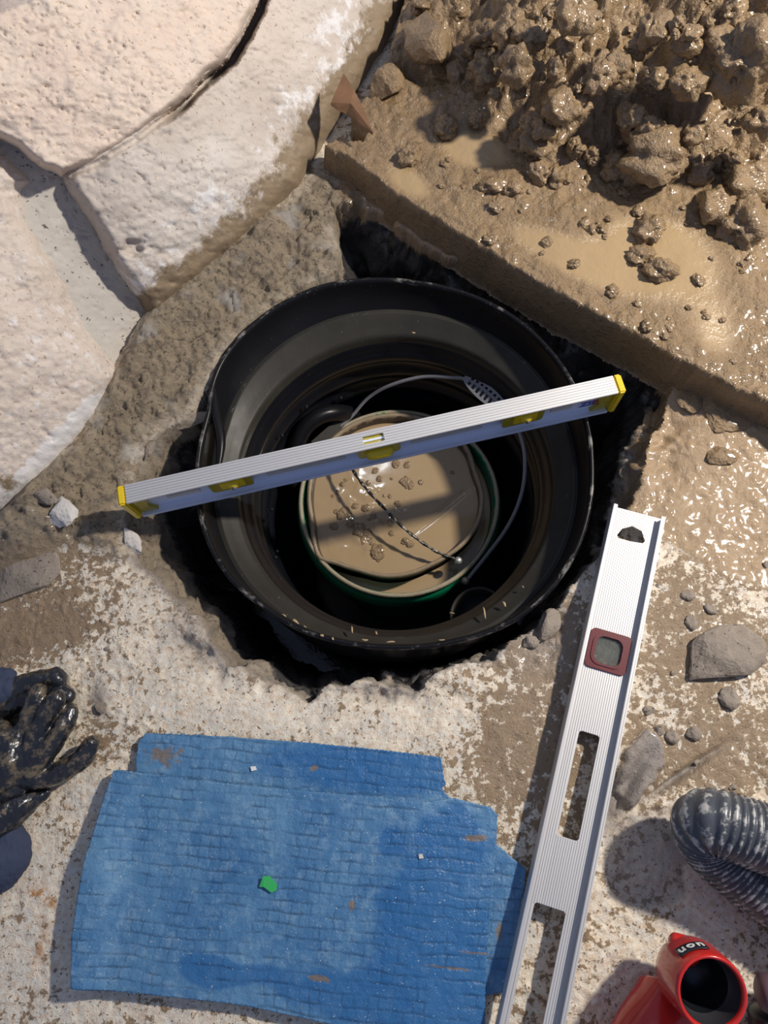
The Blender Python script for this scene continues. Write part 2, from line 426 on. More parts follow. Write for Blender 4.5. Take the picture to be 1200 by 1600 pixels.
def sweep(path, radii, seg=12, cap=True, attr=None):
    """round tube mesh along a path with one radius per point"""
    path = np.array(path, float); n = len(path)
    T = np.gradient(path, axis=0); T /= np.linalg.norm(T, axis=1)[:, None]
    up = np.array([0, 0, 1.0]) if abs(T[0][2]) < .9 else np.array([1.0, 0, 0])
    N = np.cross(up, T[0]); N /= np.linalg.norm(N)
    co = []; Ns = []
    for i in range(n):
        N = N - T[i] * N.dot(T[i]); N /= np.linalg.norm(N); B = np.cross(T[i], N)
        a = np.linspace(0, 2 * math.pi, seg, endpoint=False)
        co.append(path[i] + radii[i] * (np.cos(a)[:, None] * N + np.sin(a)[:, None] * B))
    co = np.vstack(co); q = []
    for i in range(n - 1):
        for k in range(seg):
            a = i * seg + k; b = i * seg + (k + 1) % seg
            q.append((a, b, b + seg, a + seg))
    if cap:
        c0 = len(co); co = np.vstack([co, path[0], path[-1]])
        for k in range(0, seg):
            q.append((c0, (k + 1) % seg, k, k)); q.append((c0 + 1, (n - 1) * seg + k, (n - 1) * seg + (k + 1) % seg, (n - 1) * seg + (k + 1) % seg))
    return co, q
def tube(name, path, radii, mat, parent=None, seg=12, attr=None):
    if np.isscalar(radii): radii = [radii] * len(path)
    co, q = sweep(path, radii, seg)
    me = bpy.data.meshes.new(name)
    me.from_pydata([tuple(c) for c in co], [], [tuple(dict.fromkeys(f)) for f in q]); me.update()
    if attr is not None:
        for k, v in attr.items():
            t = me.attributes.new(k, 'FLOAT', 'POINT'); vals = np.zeros(len(co)); vals[:len(path) * seg] = np.repeat(v, seg)
            t.data.foreach_set('value', vals.astype(np.float32))
    return link(name, me, mat, parent, True)
def lathe(name, rings, mat, parent=None, seg=96, center=(0, 0), rfun=None, attrs=None, closed=False):
    """rings: (radius factor, z); rfun(phi array, z) -> base radius"""
    ph = np.linspace(0, 2 * math.pi, seg, endpoint=False)
    co = []
    for r, z in rings:
        R = r * (rfun(ph, z) if rfun else 1.0)
        co.append(np.stack([center[0] + R * np.cos(ph), center[1] + R * np.sin(ph), np.full(seg, z)], -1))
    co = np.vstack(co); n = len(rings)
    q = []
    for i in range(n if closed else n - 1):
        j = (i + 1) % n
        for k in range(seg):
            q.append((i * seg + k, i * seg + (k + 1) % seg, j * seg + (k + 1) % seg, j * seg + k))
    at = {k: np.repeat(np.array(v, float), seg) for k, v in (attrs or {}).items()}
    return link(name, mesh_np(name, co, q, at), mat, parent)
def radial(outline, c):
    """periodic radius function from an outline around centre c"""
    a = np.array([math.atan2(p.y - c.y, p.x - c.x) for p in outline]); r = np.array([math.hypot(p.x - c.x, p.y - c.y) for p in outline])
    k = np.argsort(a); a = a[k]; r = r[k]
    A = np.concatenate([a - 2 * math.pi, a, a + 2 * math.pi]); R = np.concatenate([r, r, r])
    tab_a = np.linspace(-math.pi, math.pi, 721); tab = np.interp(tab_a, A, R)
    ker = np.hanning(21); ker /= ker.sum()
    tab = np.convolve(np.concatenate([tab[-21:-1], tab, tab[1:21]]), ker, 'same')[20:-20]
    return lambda ph, z=0: np.interp((np.asarray(ph) + math.pi) % (2 * math.pi) - math.pi, tab_a, tab)

# ------------------------------------------------------------------ ground: floor, pit, ledge, foundation wall
ZR = 0.012                                    # height of the basin rim
RIM = [(308,755),(309,715),(318,672),(327,640),(330,605),(345,565),(378,522),(430,480),(500,447),(580,436),(660,442),(740,462),(810,500),(858,545),
       (893,595),(916,655),(925,725),(919,800),(895,870),(850,930),(790,975),(710,1001),(620,1010),(540,1003),(470,983),(410,945),(362,905),(332,860),(314,810)]
rimw = [P(u, v, ZR) for u, v in RIM]
BC = P(615, 724, ZR)
rim_r = radial(rimw, BC)
HOLE = [(205,735),(218,690),(250,668),(300,650),(330,606),(350,560),(382,516),(430,474),(500,440),(530,425),(517,318),(560,322),(610,340),(655,368),(700,394),
        (760,426),(815,456),(860,480),(920,508),(985,540),(1040,562),(1052,600),(1035,660),(1012,700),(1004,745),(985,800),(960,850),(915,890),(880,925),(862,960),
        (822,985),(792,1000),(778,1036),(715,1040),(685,1052),(645,1083),(600,1072),(560,1066),(510,1078),(480,1102),(440,1078),(395,1062),(350,1040),(325,1010),(300,965),(262,935),
        (236,905),(206,880),(196,840),(190,790),(198,765)]
LEDGE = [(500,232),(540,250),(600,296),(650,330),(700,362),(760,398),(800,425),(860,460),(900,482),(950,508),(1000,533),(1050,560),(1100,588),(1150,612),(1200,636),(1330,700),
         (1600,830),(1700,-500),(700,-500),(640,-40),(622,20),(600,90),(560,160),(520,215)]
WALLBASE = [(-500,1050),(-100,860),(0,812),(60,765),(120,700),(165,640),(196,590),(215,535),(240,500),(300,452),(360,398),(420,345),(468,292),(500,232),(530,190),(575,120),(610,60),(640,-10),(700,-500),(-700,-500)]

def coords(lo, hi, a, b, s, S):
    mid = np.arange(a, b, s); l = np.arange(a, lo, -S)[1:][::-1]; r = np.arange(b, hi, S)[1:]
    return np.concatenate([l, mid, r])
cs = [P(u, v) for u, v in ((0, 0), (1200, 0), (0, 1600), (1200, 1600))]
x0, x1 = min(c.x for c in cs), max(c.x for c in cs); y0, y1 = min(c.y for c in cs), max(c.y for c in cs)
S_ = 0.0023
gx = coords(x0 - .55, x1 + .55, x0 - .02, x1 + .02, S_, .02); gy = coords(y0 - .55, y1 + .45, y0 - .02, min(y1, P(300, 60).y + .05), S_, .02)
X, Y = np.meshgrid(gx, gy)
U, V = proj(X, Y, np.zeros_like(X))
U0, V0 = U, V
jag = 9 * fbm(U / 55, V / 55, 3, 5) + 7 * fbm(U / 16, V / 16, 3, 9)
dh = -sdf(HOLE, U, V)                         # positive outside the hole (pixels, about 0.75 mm each)
phi = np.arctan2(Y - BC.y, X - BC.x); rr = np.hypot(X - BC.x, Y - BC.y) / rim_r(phi)
tight = ss(1.22, 1.05, rr) * ss(620, 480, U) * ss(640, 560, V)   # where the soil touches the basin rim
dh = dh + jag * (1 - .75 * tight)
Z = 0.0016 * fbm(X / .03, Y / .03, 3, 1) + 0.0012 * fbm(X / .008, Y / .008, 3, 2)
soil = np.clip(ss(-30, 25, sdf([(180,600),(240,505),(330,425),(450,320),(500,262),(560,300),(560,350),(517,360),(540,420),(430,475),(345,560),(300,640),(215,690),(190,770),(185,860),(120,840),(60,860),(-60,900),(-200,960),(-150,850),(10,815),(130,695)], U, V)), 0, 1)
Z += soil * (.008 + .030 * ss(90, 250, np.minimum(-sdf(HOLE, U, V) * 2.0, 300)))
lump, _ = worley(U / 26, V / 26, 40); lump2, _ = worley(U / 11, V / 11, 41)
rid = 1 - np.abs(fbm(U / 50 + .4 * fbm(U / 30, V / 30, 2, 60), V / 50, 4, 55)) * 2.2
Z += soil * (.010 * fbm(U / 45, V / 45, 4, 12) + .0020 * (lump - .3) + .0022 * lump2 + .006 * fbm(U / 14, V / 9, 3, 57, .6) - .005 * ss(.90, .99, rid) * ss(-.1, .4, fbm(U / 60, V / 60, 2, 58)))
# broken concrete round the hole: pitted rim, mud film at right
mudR = ss(-60, 40, sdf([(1030,590),(1400,700),(1500,1000),(1260,980),(1200,905),(1130,880),(1060,850),(1010,790),(985,800),(1010,700)], U, V))
Z += mudR * (.004 * fbm(U / 60, V / 60, 4, 14) - .003)
crk = np.abs(fbm(U / 70, V / 70, 3, 71)) ; near_edge = ss(60, 0, dh)
Z += near_edge * (.006 * fbm(U / 30, V / 30, 4, 15) - .003)
chip = blob(U, V, 850, 985, 45, 60, 20) + blob(U, V, 240, 860, 45, 90, -30) + blob(U, V, 300, 1010, 60, 30, 30) + blob(U, V, 600, 1085, 60, 14, 0) + blob(U, V, 1040, 690, 30, 60)
Z -= np.clip(chip, 0, 1) * .010 * (1 + fbm(U / 20, V / 20, 3, 18))
shade_dip = ss(0, 12, sdf([(935,1290),(1010,1262),(1068,1250),(1120,1290),(1105,1335),(1075,1360),(1085,1400),(1050,1425),(980,1428),(940,1400)], U, V) + 6 * fbm(U / 20, V / 20, 2, 31))  # patch of the hose's cast shadow, painted grey over a shallow dip
Z -= shade_dip * .003
gash = blob(U, V, 975, 1235, 60, 9, -58) + blob(U, V, 1060, 1215, 75, 6, -35) + blob(U, V, 955, 1250, 22, 40, 0)
Z -= np.clip(gash, 0, 1) * .012
raised = ss(0, 8, sdf([(960,1240),(975,1165),(1010,1135),(1035,1150),(1040,1195),(1020,1225),(985,1270)], U, V) + 5 * fbm(U / 14, V / 14, 2, 33))
Z += raised * .008
Z += .002 * ss(.25, .6, fbm(U / 10, V / 10, 2, 91)) * ss(.35, .7, fbm(U / 120, V / 120, 2, 92) + .35)      # loose grit
# inside the hole
t = np.clip(-dh, 0, 400)
wl = 1 + .5 * fbm(U / 40, V / 40, 3, 22)
side = np.clip(ss(560, 700, V) + 0 * U, 0, 1)
gent = np.clip(1.2 * blob(U, V, 215, 860, 60, 90, -20) + blob(U, V, 285, 980, 60, 50, 40) + 1.2 * blob(U, V, 840, 960, 90, 60, -40) + .6 * blob(U, V, 1010, 720, 40, 80), 0, 1)
d1 = .055 * wl * (ss(0, 11, t) * (1 - gent) + gent * np.clip(t / 42, 0, 1))
d2 = .07 * ss(14 + 22 * gent, 40 + 14 * wl + 20 * gent, t)
d3 = .36 * ss(34 + 22 * gent, 90 + 12 * gent, t)
Zin = -(d1 + d2 + d3) + .016 * fbm(U / 30, V / 30, 4, 23) * ss(0, 20, t)
# upper side: clay bank that slopes from under the ledge
bank = ss(580, 500, V - .12 * (U - 700)) * ss(500, 560, U)
Zb = -(.02 * ss(0, 8, t) + .0024 * t * (1 + .5 * fbm(U / 35, V / 35, 4, 24)) + .30 * ss(60, 110, t)) + .018 * fbm(U / 26, V / 22, 4, 25) * ss(0, 15, t)
Zin = Zin * (1 - bank) + Zb * bank
inr = ss(1.035, .985, rr)
Zin = Zin - inr * .5 - .12 * ss(1.10, 1.02, rr) * (1 - bank)
Zin = np.maximum(Zin, -.46 + .012 * fbm(U / 30, V / 30, 3, 26))
rub = ss(1.6, 1.05, np.hypot((U - 235) / 32, (V - 715) / 42))      # muddy lump in the dark at left
Zin = np.where((t > 2) & (rub > 0), np.maximum(Zin, -.19 + .06 * rub + .01 * lump), Zin)
Z = np.where(dh > 0, Z, Z * np.exp(-t / 8) + Zin)
Z = np.where((rr < 1.0), np.minimum(Z, -.25), Z)
# sideways roughness so that steep faces are not smooth curtains
am = (.0015 + .010 * ss(0, 14, t) * ss(.0, .03, -Z)) * ss(-30, -6, -np.abs(dh) - 0 * U) + .009 * ss(6, 14, t)
am = np.clip(am, 0, .011) * np.where(rr < 1.06, .1, 1)
XX = X + am * fbm3(X / .018, Y / .018, Z / .03, 3, 44); YY = Y + am * fbm3(X / .018, Y / .018, Z / .03, 3, 88)
# surface masks
mudm = .52 + 0 * U
mudm += .75 * blob(U, V, 800, 1150, 70, 120, 10) + .55 * blob(U, V, 880, 1010, 60, 60) + .6 * blob(U, V, 1100, 1000, 160, 120, 20) + .5 * blob(U, V, 1050, 1180, 160, 60)
mudm += 1.1 * blob(U, V, 40, 990, 130, 45, -20) + 1.2 * blob(U, V, 30, 870, 110, 70) + .3 * blob(U, V, 860, 1300, 40, 200) + .3 * blob(U, V, 1130, 1200, 80, 60)
mudm -= .5 * blob(U, V, 110, 900, 60, 50, 30) + .5 * blob(U, V, 350, 1110, 260, 40, 8) + .25 * blob(U, V, 60, 1450, 120, 120) + .35 * blob(U, V, 1080, 1450, 90, 90) + .3 * blob(U, V, 700, 1130, 90, 40)
mudm = mudm + gent * .2 * (dh < 0)
mudm += .35 * blob(U, V, 170, 1130, 60, 60) - .3 * blob(U, V, 150, 1230, 40, 60)
wet = np.clip(mudR * 1.0 + .5 * blob(U, V, 60, 985, 70, 22, -25) + .6 * blob(U, V, 1160, 830, 60, 60), 0, 1)
strip = ss(0, 14, sdf([(500,262),(560,296),(640,345),(700,385),(800,440),(1000,545),(1100,600),(1210,660),(1210,640),(800,410),(500,225)], U, V) + 34)
wet = np.clip(wet + 1.6 * strip * ss(520, 545, U), 0, 1.3)
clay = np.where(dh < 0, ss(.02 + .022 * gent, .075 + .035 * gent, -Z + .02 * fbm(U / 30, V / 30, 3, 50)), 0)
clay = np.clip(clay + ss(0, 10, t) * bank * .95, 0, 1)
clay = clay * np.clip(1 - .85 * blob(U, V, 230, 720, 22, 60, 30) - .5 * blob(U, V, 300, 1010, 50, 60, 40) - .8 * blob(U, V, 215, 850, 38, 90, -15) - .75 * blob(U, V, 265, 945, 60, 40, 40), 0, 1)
soilm = np.clip(soil + .8 * ss(0, 12, t) * (1 - clay) * ss(700, 300, U), 0, 1)
grey = np.clip(shade_dip * .45 + raised * .9 + np.clip(chip, 0, 1) * .7 + np.clip(gash, 0, 1), 0, 1)
grey = np.clip(grey + blob(U, V, 155, 1095, 14, 30) + .75 * ss(-4, 5, t + 0 * U) * (dh < 6), 0, 1)
rust = blob(U, V, 75, 1405, 22, 7, 55) + blob(U, V, 55, 1395, 14, 6) + .8 * blob(U, V, 65, 1480, 8, 30, 20)
hidden = (sdf(LEDGE, U, V) > 110) | (sdf(WALLBASE, U, V) > 110)
inbasin = rr < .90
kv = ~(hidden | inbasin)
kc = kv[:-1, :-1] & kv[1:, 1:] & kv[1:, :-1] & kv[:-1, 1:]
pitv = dh < 0
pc = pitv[:-1, :-1] & pitv[1:, 1:]
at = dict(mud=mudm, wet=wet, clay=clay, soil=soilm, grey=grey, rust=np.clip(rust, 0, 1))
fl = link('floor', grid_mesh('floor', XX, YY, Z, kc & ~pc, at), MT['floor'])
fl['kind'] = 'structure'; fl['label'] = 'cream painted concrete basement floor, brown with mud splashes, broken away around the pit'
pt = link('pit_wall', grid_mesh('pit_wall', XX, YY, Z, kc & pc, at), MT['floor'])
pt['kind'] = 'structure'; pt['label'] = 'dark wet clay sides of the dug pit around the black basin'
Zfloor = Z
def ground(u, v):
    p = P(u, v, 0); i = int(np.clip(np.searchsorted(gy, p.y), 0, len(gy) - 1)); j = int(np.clip(np.searchsorted(gx, p.x), 0, len(gx) - 1))
    return float(Zfloor[i, j])

# ground water deep in the pit
bm = bmesh.new(); ring = [BC + Vector((math.cos(a) * .52, math.sin(a) * .52, 0)) for a in np.linspace(0, 2 * math.pi, 64, endpoint=False)]
hole_r = [BC + Vector((math.cos(a) * .225, math.sin(a) * .225, 0)) for a in np.linspace(0, 2 * math.pi, 64, endpoint=False)]
hp = [P(u, v, 0) for u, v in HOLE]; 
add_plate(bm, [(p.x, p.y) for p in hp], [[(p.x, p.y) for p in hole_r]], -.40, -.33)
o = bm_obj('pit_water', bm, MT['pitwater'], smooth=False); tag(o, 'black standing water in the bottom of the pit around the basin', 'water', kind='stuff')

# --- raised slab (ledge) with the mud heap on it
ZL = 0.044
gx2 = coords(P(480, 300, ZL).x - .05, P(1200, 300, ZL).x + .45, P(480, 300, ZL).x - .05, P(1200, 100, ZL).x + .04, .0022, .02)
gy2 = coords(P(1200, 660, ZL).y - .25, P(800, 0, ZL).y + .40, P(1200, 660, ZL).y - .04, P(700, 0, ZL).y + .02, .0022, .02)
X2, Y2 = np.meshgrid(gx2, gy2); U, V = proj(X2, Y2, np.full_like(X2, ZL))
d = sdf(LEDGE, U, V) + 3.5 * fbm(U / 40, V / 40, 3, 61) + 2.2 * fbm(U / 10, V / 10, 2, 62)
ltop = ZL + .003 * fbm(U / 90, V / 90, 3, 63)
HEAP = [(640,-500),(628,30),(650,80),(700,90),(730,170),(770,215),(800,250),(830,280),(900,270),(960,262),(1010,285),(1080,290),(1130,275),(1200,300),(1700,350),(1700,-500)]
hs = ss(-25, 120, sdf(HEAP, U, V)); hcore = ss(0, 330, sdf(HEAP, U, V))
pudl = np.clip(1.2 * blob(U, V, 745, 235, 75, 38, 10) + 1.0 * blob(U, V, 640, 285, 60, 30, 35) + 1.2 * blob(U, V, 1030, 400, 130, 80, 20) + .9 * blob(U, V, 860, 390, 130, 35, 28)
               + 1.1 * blob(U, V, 1085, 182, 40, 20) + .7 * blob(U, V, 1120, 530, 60, 60, 30) + .8 * blob(U, V, 1000, 150, 40, 30, 30), 0, 1)
wu = U + 9 * fbm(U / 30, V / 30, 2, 70); wv = V + 9 * fbm(U / 30, V / 30, 2, 73)
l1, c1 = worley(wu / 70, wv / 70, 81); l2, c2 = worley(wu / 34, wv / 34, 82); l3, c3 = worley(wu / 15, wv / 15, 83); l4, _ = worley(wu / 8, wv / 8, 84)
rough = .10 + .90 * hs
rough *= 1 - .93 * pudl
rel = rough * (.040 * l1 * hs + .026 * l2 * (.25 + .75 * hs) + .013 * l3 * (.5 + .5 * (c2 > .35)) + .006 * l4 + .010 * fbm(U / 22, V / 22, 4, 90))
rel += (1 - hs) * (1 - pudl) * (.0045 * fbm(U / 28, V / 28, 4, 96) + .003 * l3 * (c3 > .5) + .002 * l4)
heap = .085 * hcore + .022 * hs
pit2 = blob(U, V, 840, 160, 30, 22) + blob(U, V, 815, 190, 30, 40, 50) + blob(U, V, 650, 110, 26, 16, 30)
heap = heap + rel - .030 * np.clip(pit2, 0, 1)
pl = ss(.55, .95, pudl)
zt = (ltop + heap) * (1 - pl) + pl * (ltop + .085 * hcore * (1) + .012 * hs + .002)
notch = ss(0, 7, sdf([(512,165),(535,168),(560,192),(577,206),(568,222),(545,222),(508,212)], U, V) + 3 * fbm(U / 12, V / 12, 2, 99))
zt = zt - .055 * notch
fall = ss(7, -5, d)
Zl = zt * (1 - fall) + (-.022) * fall + .002 * fbm(U / 9, V / 9, 2, 67) * fall
amp = .004 * hs * rough
fx = X2 + amp * fbm3(X2 / .015, Y2 / .015, Zl / .015, 2, 101); fy = Y2 + amp * fbm3(X2 / .015, Y2 / .015, Zl / .015, 2, 131)
ka = d > -9
kc = ka[:-1, :-1] & ka[1:, 1:] & ka[1:, :-1] & ka[:-1, 1:]
inheap = (sdf(HEAP, U, V) > -12); ih = inheap[:-1, :-1] & inheap[1:, 1:]
face = np.clip(ss(4, -3, d) + notch, 0, 1)
atm = dict(wet=np.clip(pl, 0, 1))
LedgeZ = Zl
def ledge_z(u, v):
    p = P(u, v, ZL); i = int(np.clip(np.searchsorted(gy2, p.y), 0, len(gy2) - 1)); j = int(np.clip(np.searchsorted(gx2, p.x), 0, len(gx2) - 1))
    return float(LedgeZ[i, j])
le = link('concrete_ledge', grid_mesh('concrete_ledge', fx, fy, Zl, kc & ~ih, atm), MT['mud']); le['kind'] = 'structure'
le['label'] = 'raised concrete slab with a straight broken edge, coated in wet tan mud'
mh = link('mud_heap', grid_mesh('mud_heap', fx, fy, Zl, kc & ih, atm), MT['mud']); tag(mh, 'heap of wet lumpy brown mud piled on the raised slab', 'mud', kind='stuff')

# --- foundation wall: sloping stones set in grey mortar
def wall_z(u, v):
    D = sdf(WALLBASE, u, v)
    return -.012 + .24 * (1 - np.exp(-np.maximum(D, -20) / 330.0)) + .16 * np.clip(D / 900, 0, 1), D
def wall_patch(name, poly, thick, seed, mat, parent, round_px=18, step=2.6, rough=.004, attrs=None, lift=None, edge=4):
    p = np.array(poly); u = np.arange(p[:, 0].min() - 4, p[:, 0].max() + 4, step); v = np.arange(p[:, 1].min() - 4, p[:, 1].max() + 4, step)
    U, V = np.meshgrid(u, v)
    e = edge * fbm(U / 26, V / 26, 3, seed)
    d = sdf(poly, U, V) + e
    zb, D = wall_z(U, V)
    z = zb + thick * (1 - (1 - np.clip(d / round_px, 0, 1)) ** 2.2)
    if lift is not None: z = z + lift(U, V, d)
    z += (rough * fbm(U / 70, V / 70, 4, seed + 3) * 1.8 + rough * .5 * fbm(U / 14, V / 9, 3, seed + 5)) * ss(0, 12, d)
    z -= .002 * ss(.3, .75, fbm(U / 8, V / 5, 2, seed + 7)) * ss(5, 20, d)
    z = np.where(d < 0, zb - .02, z)
    XY = MI.T                                          # frame direction -> world direction
    a = (U - 600) / F; b = -(V - 800) / F
    dx = XY[0, 0] * a + XY[0, 1] * b - XY[0, 2]; dy = XY[1, 0] * a + XY[1, 1] * b - XY[1, 2]; dz = XY[2, 0] * a + XY[2, 1] * b - XY[2, 2]
    t = (z - H) / dz
    ka = d > -step * 1.5; kc = ka[:-1, :-1] & ka[1:, 1:] & ka[1:, :-1] & ka[:-1, 1:]
    at = attrs(U, V, d, D) if attrs else {}
    return link(name, grid_mesh(name, dx * t, dy * t, z, kc, at), mat, parent)
def crack_line(U, V):
    return ss(10, 4, np.abs(sdf(STA, U, V) + 6 + 2 * fbm(U / 12, V / 12, 2, 390))) * ss(200, 165, V)
def st_attr(kind):
    def f(U, V, d, D):
        band = ss(30, 60, D) * ss(150, 90, D)
        br = ss(78 + 42 * blob(U, V, 470, 290, 80, 80), 22, D - 14 * fbm(U / 30, V / 30, 2, 200)) + .35 * blob(U, V, 470, 300, 60, 30, -50) + .7 * blob(U, V, 520, 180, 16, 40, 30)
        wh = .75 * band * (.6 + .6 * fbm(U / 40, V / 40, 3, 210)) + .5 * blob(U, V, 250, 440, 60, 22, -25) + .8 * blob(U, V, 560, 100, 30, 70, 30)
        if kind == 'A': br = br * 0; wh = .25 * blob(U, V, 100, 60, 60, 60)
        if kind == 'C': br = ss(14, 0, D) * 1.0 + .6 * blob(U, V, 10, 760, 40, 22, -20); wh = .9 * ss(8, 20, D) * ss(50, 30, D) * ss(560, 700, V) + .35
        if kind == 'B': br = br + 0 * U
        pk = {'A': .95 + 0 * U, 'B': .15 + .3 * blob(U, V, 420, 50, 90, 90), 'C': .55 + 0 * U}[kind]
        return dict(white=np.clip(wh, 0, 1), brown=np.clip(br, 0, 1), pink=np.clip(pk, 0, 1))
    return f
STA = [(-240,-240),(470,-240),(414,-30),(402,12),(377,62),(357,92),(326,116),(289,154),(244,192),(209,219),(154,252),(97,276),(60,262),(25,232),(-10,212),(-240,120)]
MORT = [(-260,1000),(-100,868),(0,818),(60,772),(120,706),(165,650),(200,594),(218,540),(240,505),(300,455),(360,400),(420,348),(468,296),(503,240),(532,192),(577,122),(612,60),(642,-10),(680,-260),(-260,-260)]
wl_ = wall_patch('wall_left', MORT, .004, 300, MT['mortar'], None, round_px=8, step=3, rough=.0015, lift=lambda U, V, d: -.060 * crack_line(U, V))
wl_['kind'] = 'structure'; wl_['label'] = 'old rubble stone foundation wall in grey mortar, rising at the upper left'
STB = [(380,-220),(372,-20),(345,40),(322,70),(290,100),(250,140),(205,180),(170,205),(120,240),(92,276),(118,322),(148,362),(186,430),(214,470),(236,503),(262,486),(300,455),(360,400),(420,348),(468,296),(503,240),(532,192),(577,122),(612,60),(642,-10),(672,-220)]
STC = [(-240,130),(-10,226),(22,248),(52,284),(34,300),(40,340),(78,400),(108,450),(128,500),(160,545),(196,588),(165,640),(120,700),(60,765),(0,812),(-100,862),(-240,980)]
wall_patch('stone', STA, .046, 310, MT['stone'], wl_, 15, 2.6, .0035, st_attr('A'))
wall_patch('stone', STB, .030, 330, MT['stone'], wl_, 26, 2.6, .0035, st_attr('B'), lift=lambda U, V, d: -.060 * crack_line(U, V) - .005 * ss(7, 2, np.abs(sdf(STA, U, V) + 2)) + .012 * blob(U, V, 250, 330, 120, 120) - .010 * ss(.2, .6, fbm(U / 40, V / 26, 3, 345)) * blob(U, V, 200, 390, 70, 90))
wall_patch('stone', STC, .022, 350, MT['stone'], wl_, 40, 2.6, .004, st_attr('C'))

# ------------------------------------------------------------------ sump basin
def basin():
    e = empty('sump_basin', (BC.x, BC.y, -.55)); tag(e, 'round black corrugated plastic sump basin sunk in the pit, its rim scuffed grey', 'basin')
    R = lambda ph, z: rim_r(ph) * (1 - ss(.0, -.05, z)) + .2476 * ss(.0, -.05, z)
    off = Vector((BC.x, BC.y)); L = Vector((0, 0, .55))
    def sh(o): o.location = -e.location; return o
    rim = [(.985,-.012),(1.0,-.006),(1.012,.000),(1.016,.006),(1.010,.0115),(1.000,.0125),(.990,.011),(.984,.006),(.978,-.002),(.965,-.018),(.955,-.028)]
    a = [.3,.5,.8,.8,.8,.8,.6,.2,.0,.0,.0]
    o = lathe('rim', rim, MT['black'], e, 180, off, R, dict(scuff=a)); sh(o)
    led = [(.958,-.027),(.950,-.0275),(.940,-.0262),(.930,-.0275),(.905,-.033),(.880,-.037),(.862,-.0395),(.852,-.041),(.846,-.046),(.842,-.056)]
    o = lathe('ledge', led, MT['blackledge'], e, 160, off, R, dict(scuff=[.1,.2,.5,.2,.1,.1,.1,.4,.2,.0])); sh(o)
    rings = [(.842,-.055)]
    zz = -.060
    while zz > -.52:
        for k in range(8):
            q = k / 8
            rings.append((.815 + .020 * math.cos(2 * math.pi * q) - .06 * (-(zz) / .55), zz - .044 * q))
        zz -= .044
    rings += [(.70,-.545),(.66,-.546),(.35,-.547),(.02,-.547)]
    o = lathe('corrugated_wall', rings, MT['blackwall'], e, 128, off, R, dict(scuff=[.0] * len(rings))); sh(o)
    ext = [(.985,-.012),(.975,-.03),(.965,-.06),(.955,-.075),(.89,-.08)]
    zz = -.09
    while zz > -.53: ext += [(.875,zz),(.862,zz-.010),(.875,zz-.020),(.893,zz-.028)]; zz -= .036
    ext += [(.84,-.56),(.02,-.56)]
    o = lathe('outer_wall', ext, MT['black'], e, 128, off, R, dict(scuff=[.2] * len(ext))); sh(o)
    # loose inner lip along the left of the rim
    for pts in ([(334,600),(336,640),(345,690),(340,740)],):
        p = [P(u, v, .004) for u, v in pts]; s = smooth_path([(q.x, q.y, q.z) for q in p], 20)
        o = tube('lip_fold', s, [.003 + .004 * math.sin(math.pi * k / 20) for k in range(21)], MT['black'], e, 8); sh(o)
    # dried splashes of mud on the ledge
    for u, v, l, w_, an in ((440,962,16,5,15),(462,972,14,6,30),(478,982,12,4,60),(455,975,9,4,20),(550,984,12,3,80),(588,989,6,2.5,60),(757,958,20,3,80),(788,944,10,4,60),(503,993,6,4,40),(520,998,5,3,70),(570,1000,10,3,5),(610,1003,14,2.5,0),(690,1000,10,2,0),(706,958,9,1.8,5),(817,917,5,2,60),(646,520,7,3,20)):
        z = -.031 if v < 985 else .0125
        if v > 990: z = .010
        p = P(u, v, z + .004 if v < 990 else z + .003)
        bm = bmesh.new(); bmesh.ops.create_uvsphere(bm, u_segments=10, v_segments=6, radius=1)
        m_ = Matrix.Translation(p) @ Matrix.Rotation(-math.radians(an) - .13, 4, 'Z') @ Matrix.Diagonal((l * .00040, w_ * .00042, .0014, 1))
        for vv in bm.verts: vv.co = m_ @ (vv.co + Vector((0, .3 * math.sin(3 * vv.co.x + u), 0)))
        sh(bm_obj('mud_splash', bm, MT['splash'], e, True))
    # weep holes in the corrugated wall
    bm = bmesh.new(); bmesh.ops.create_uvsphere(bm, u_segments=8, v_segments=6, radius=.003)
    m0 = bpy.data.meshes.new('weep_hole'); bm.to_mesh(m0); bm.free(); m0.materials.append(MT['dark'])
    for k, (a, z) in enumerate(((2.2,-.11),(2.5,-.11),(2.9,-.11),(3.2,-.11),(3.5,-.11),(2.3,-.18),(2.7,-.18),(3.0,-.18),(3.35,-.18),(1.9,-.15),(1.6,-.15))):
        o = bpy.data.objects.new('weep_hole', m0); COL.objects.link(o); o.parent = e
        o.location = Vector((BC.x + .190 * math.cos(a), BC.y + .190 * math.sin(a), z)) - e.location
    return e
MT['blackledge'] = mat_black('black_plastic_ledge', .3, (0.021, 0.0195, 0.0165), .34)
MT['blackwall'] = mat_black('black_corrugated_plastic', .3, (0.003, 0.0035, 0.0055), .26)
MT['blackwall'].node_tree.nodes['Principled BSDF'].inputs['Specular IOR Level'].default_value = .45
basin()

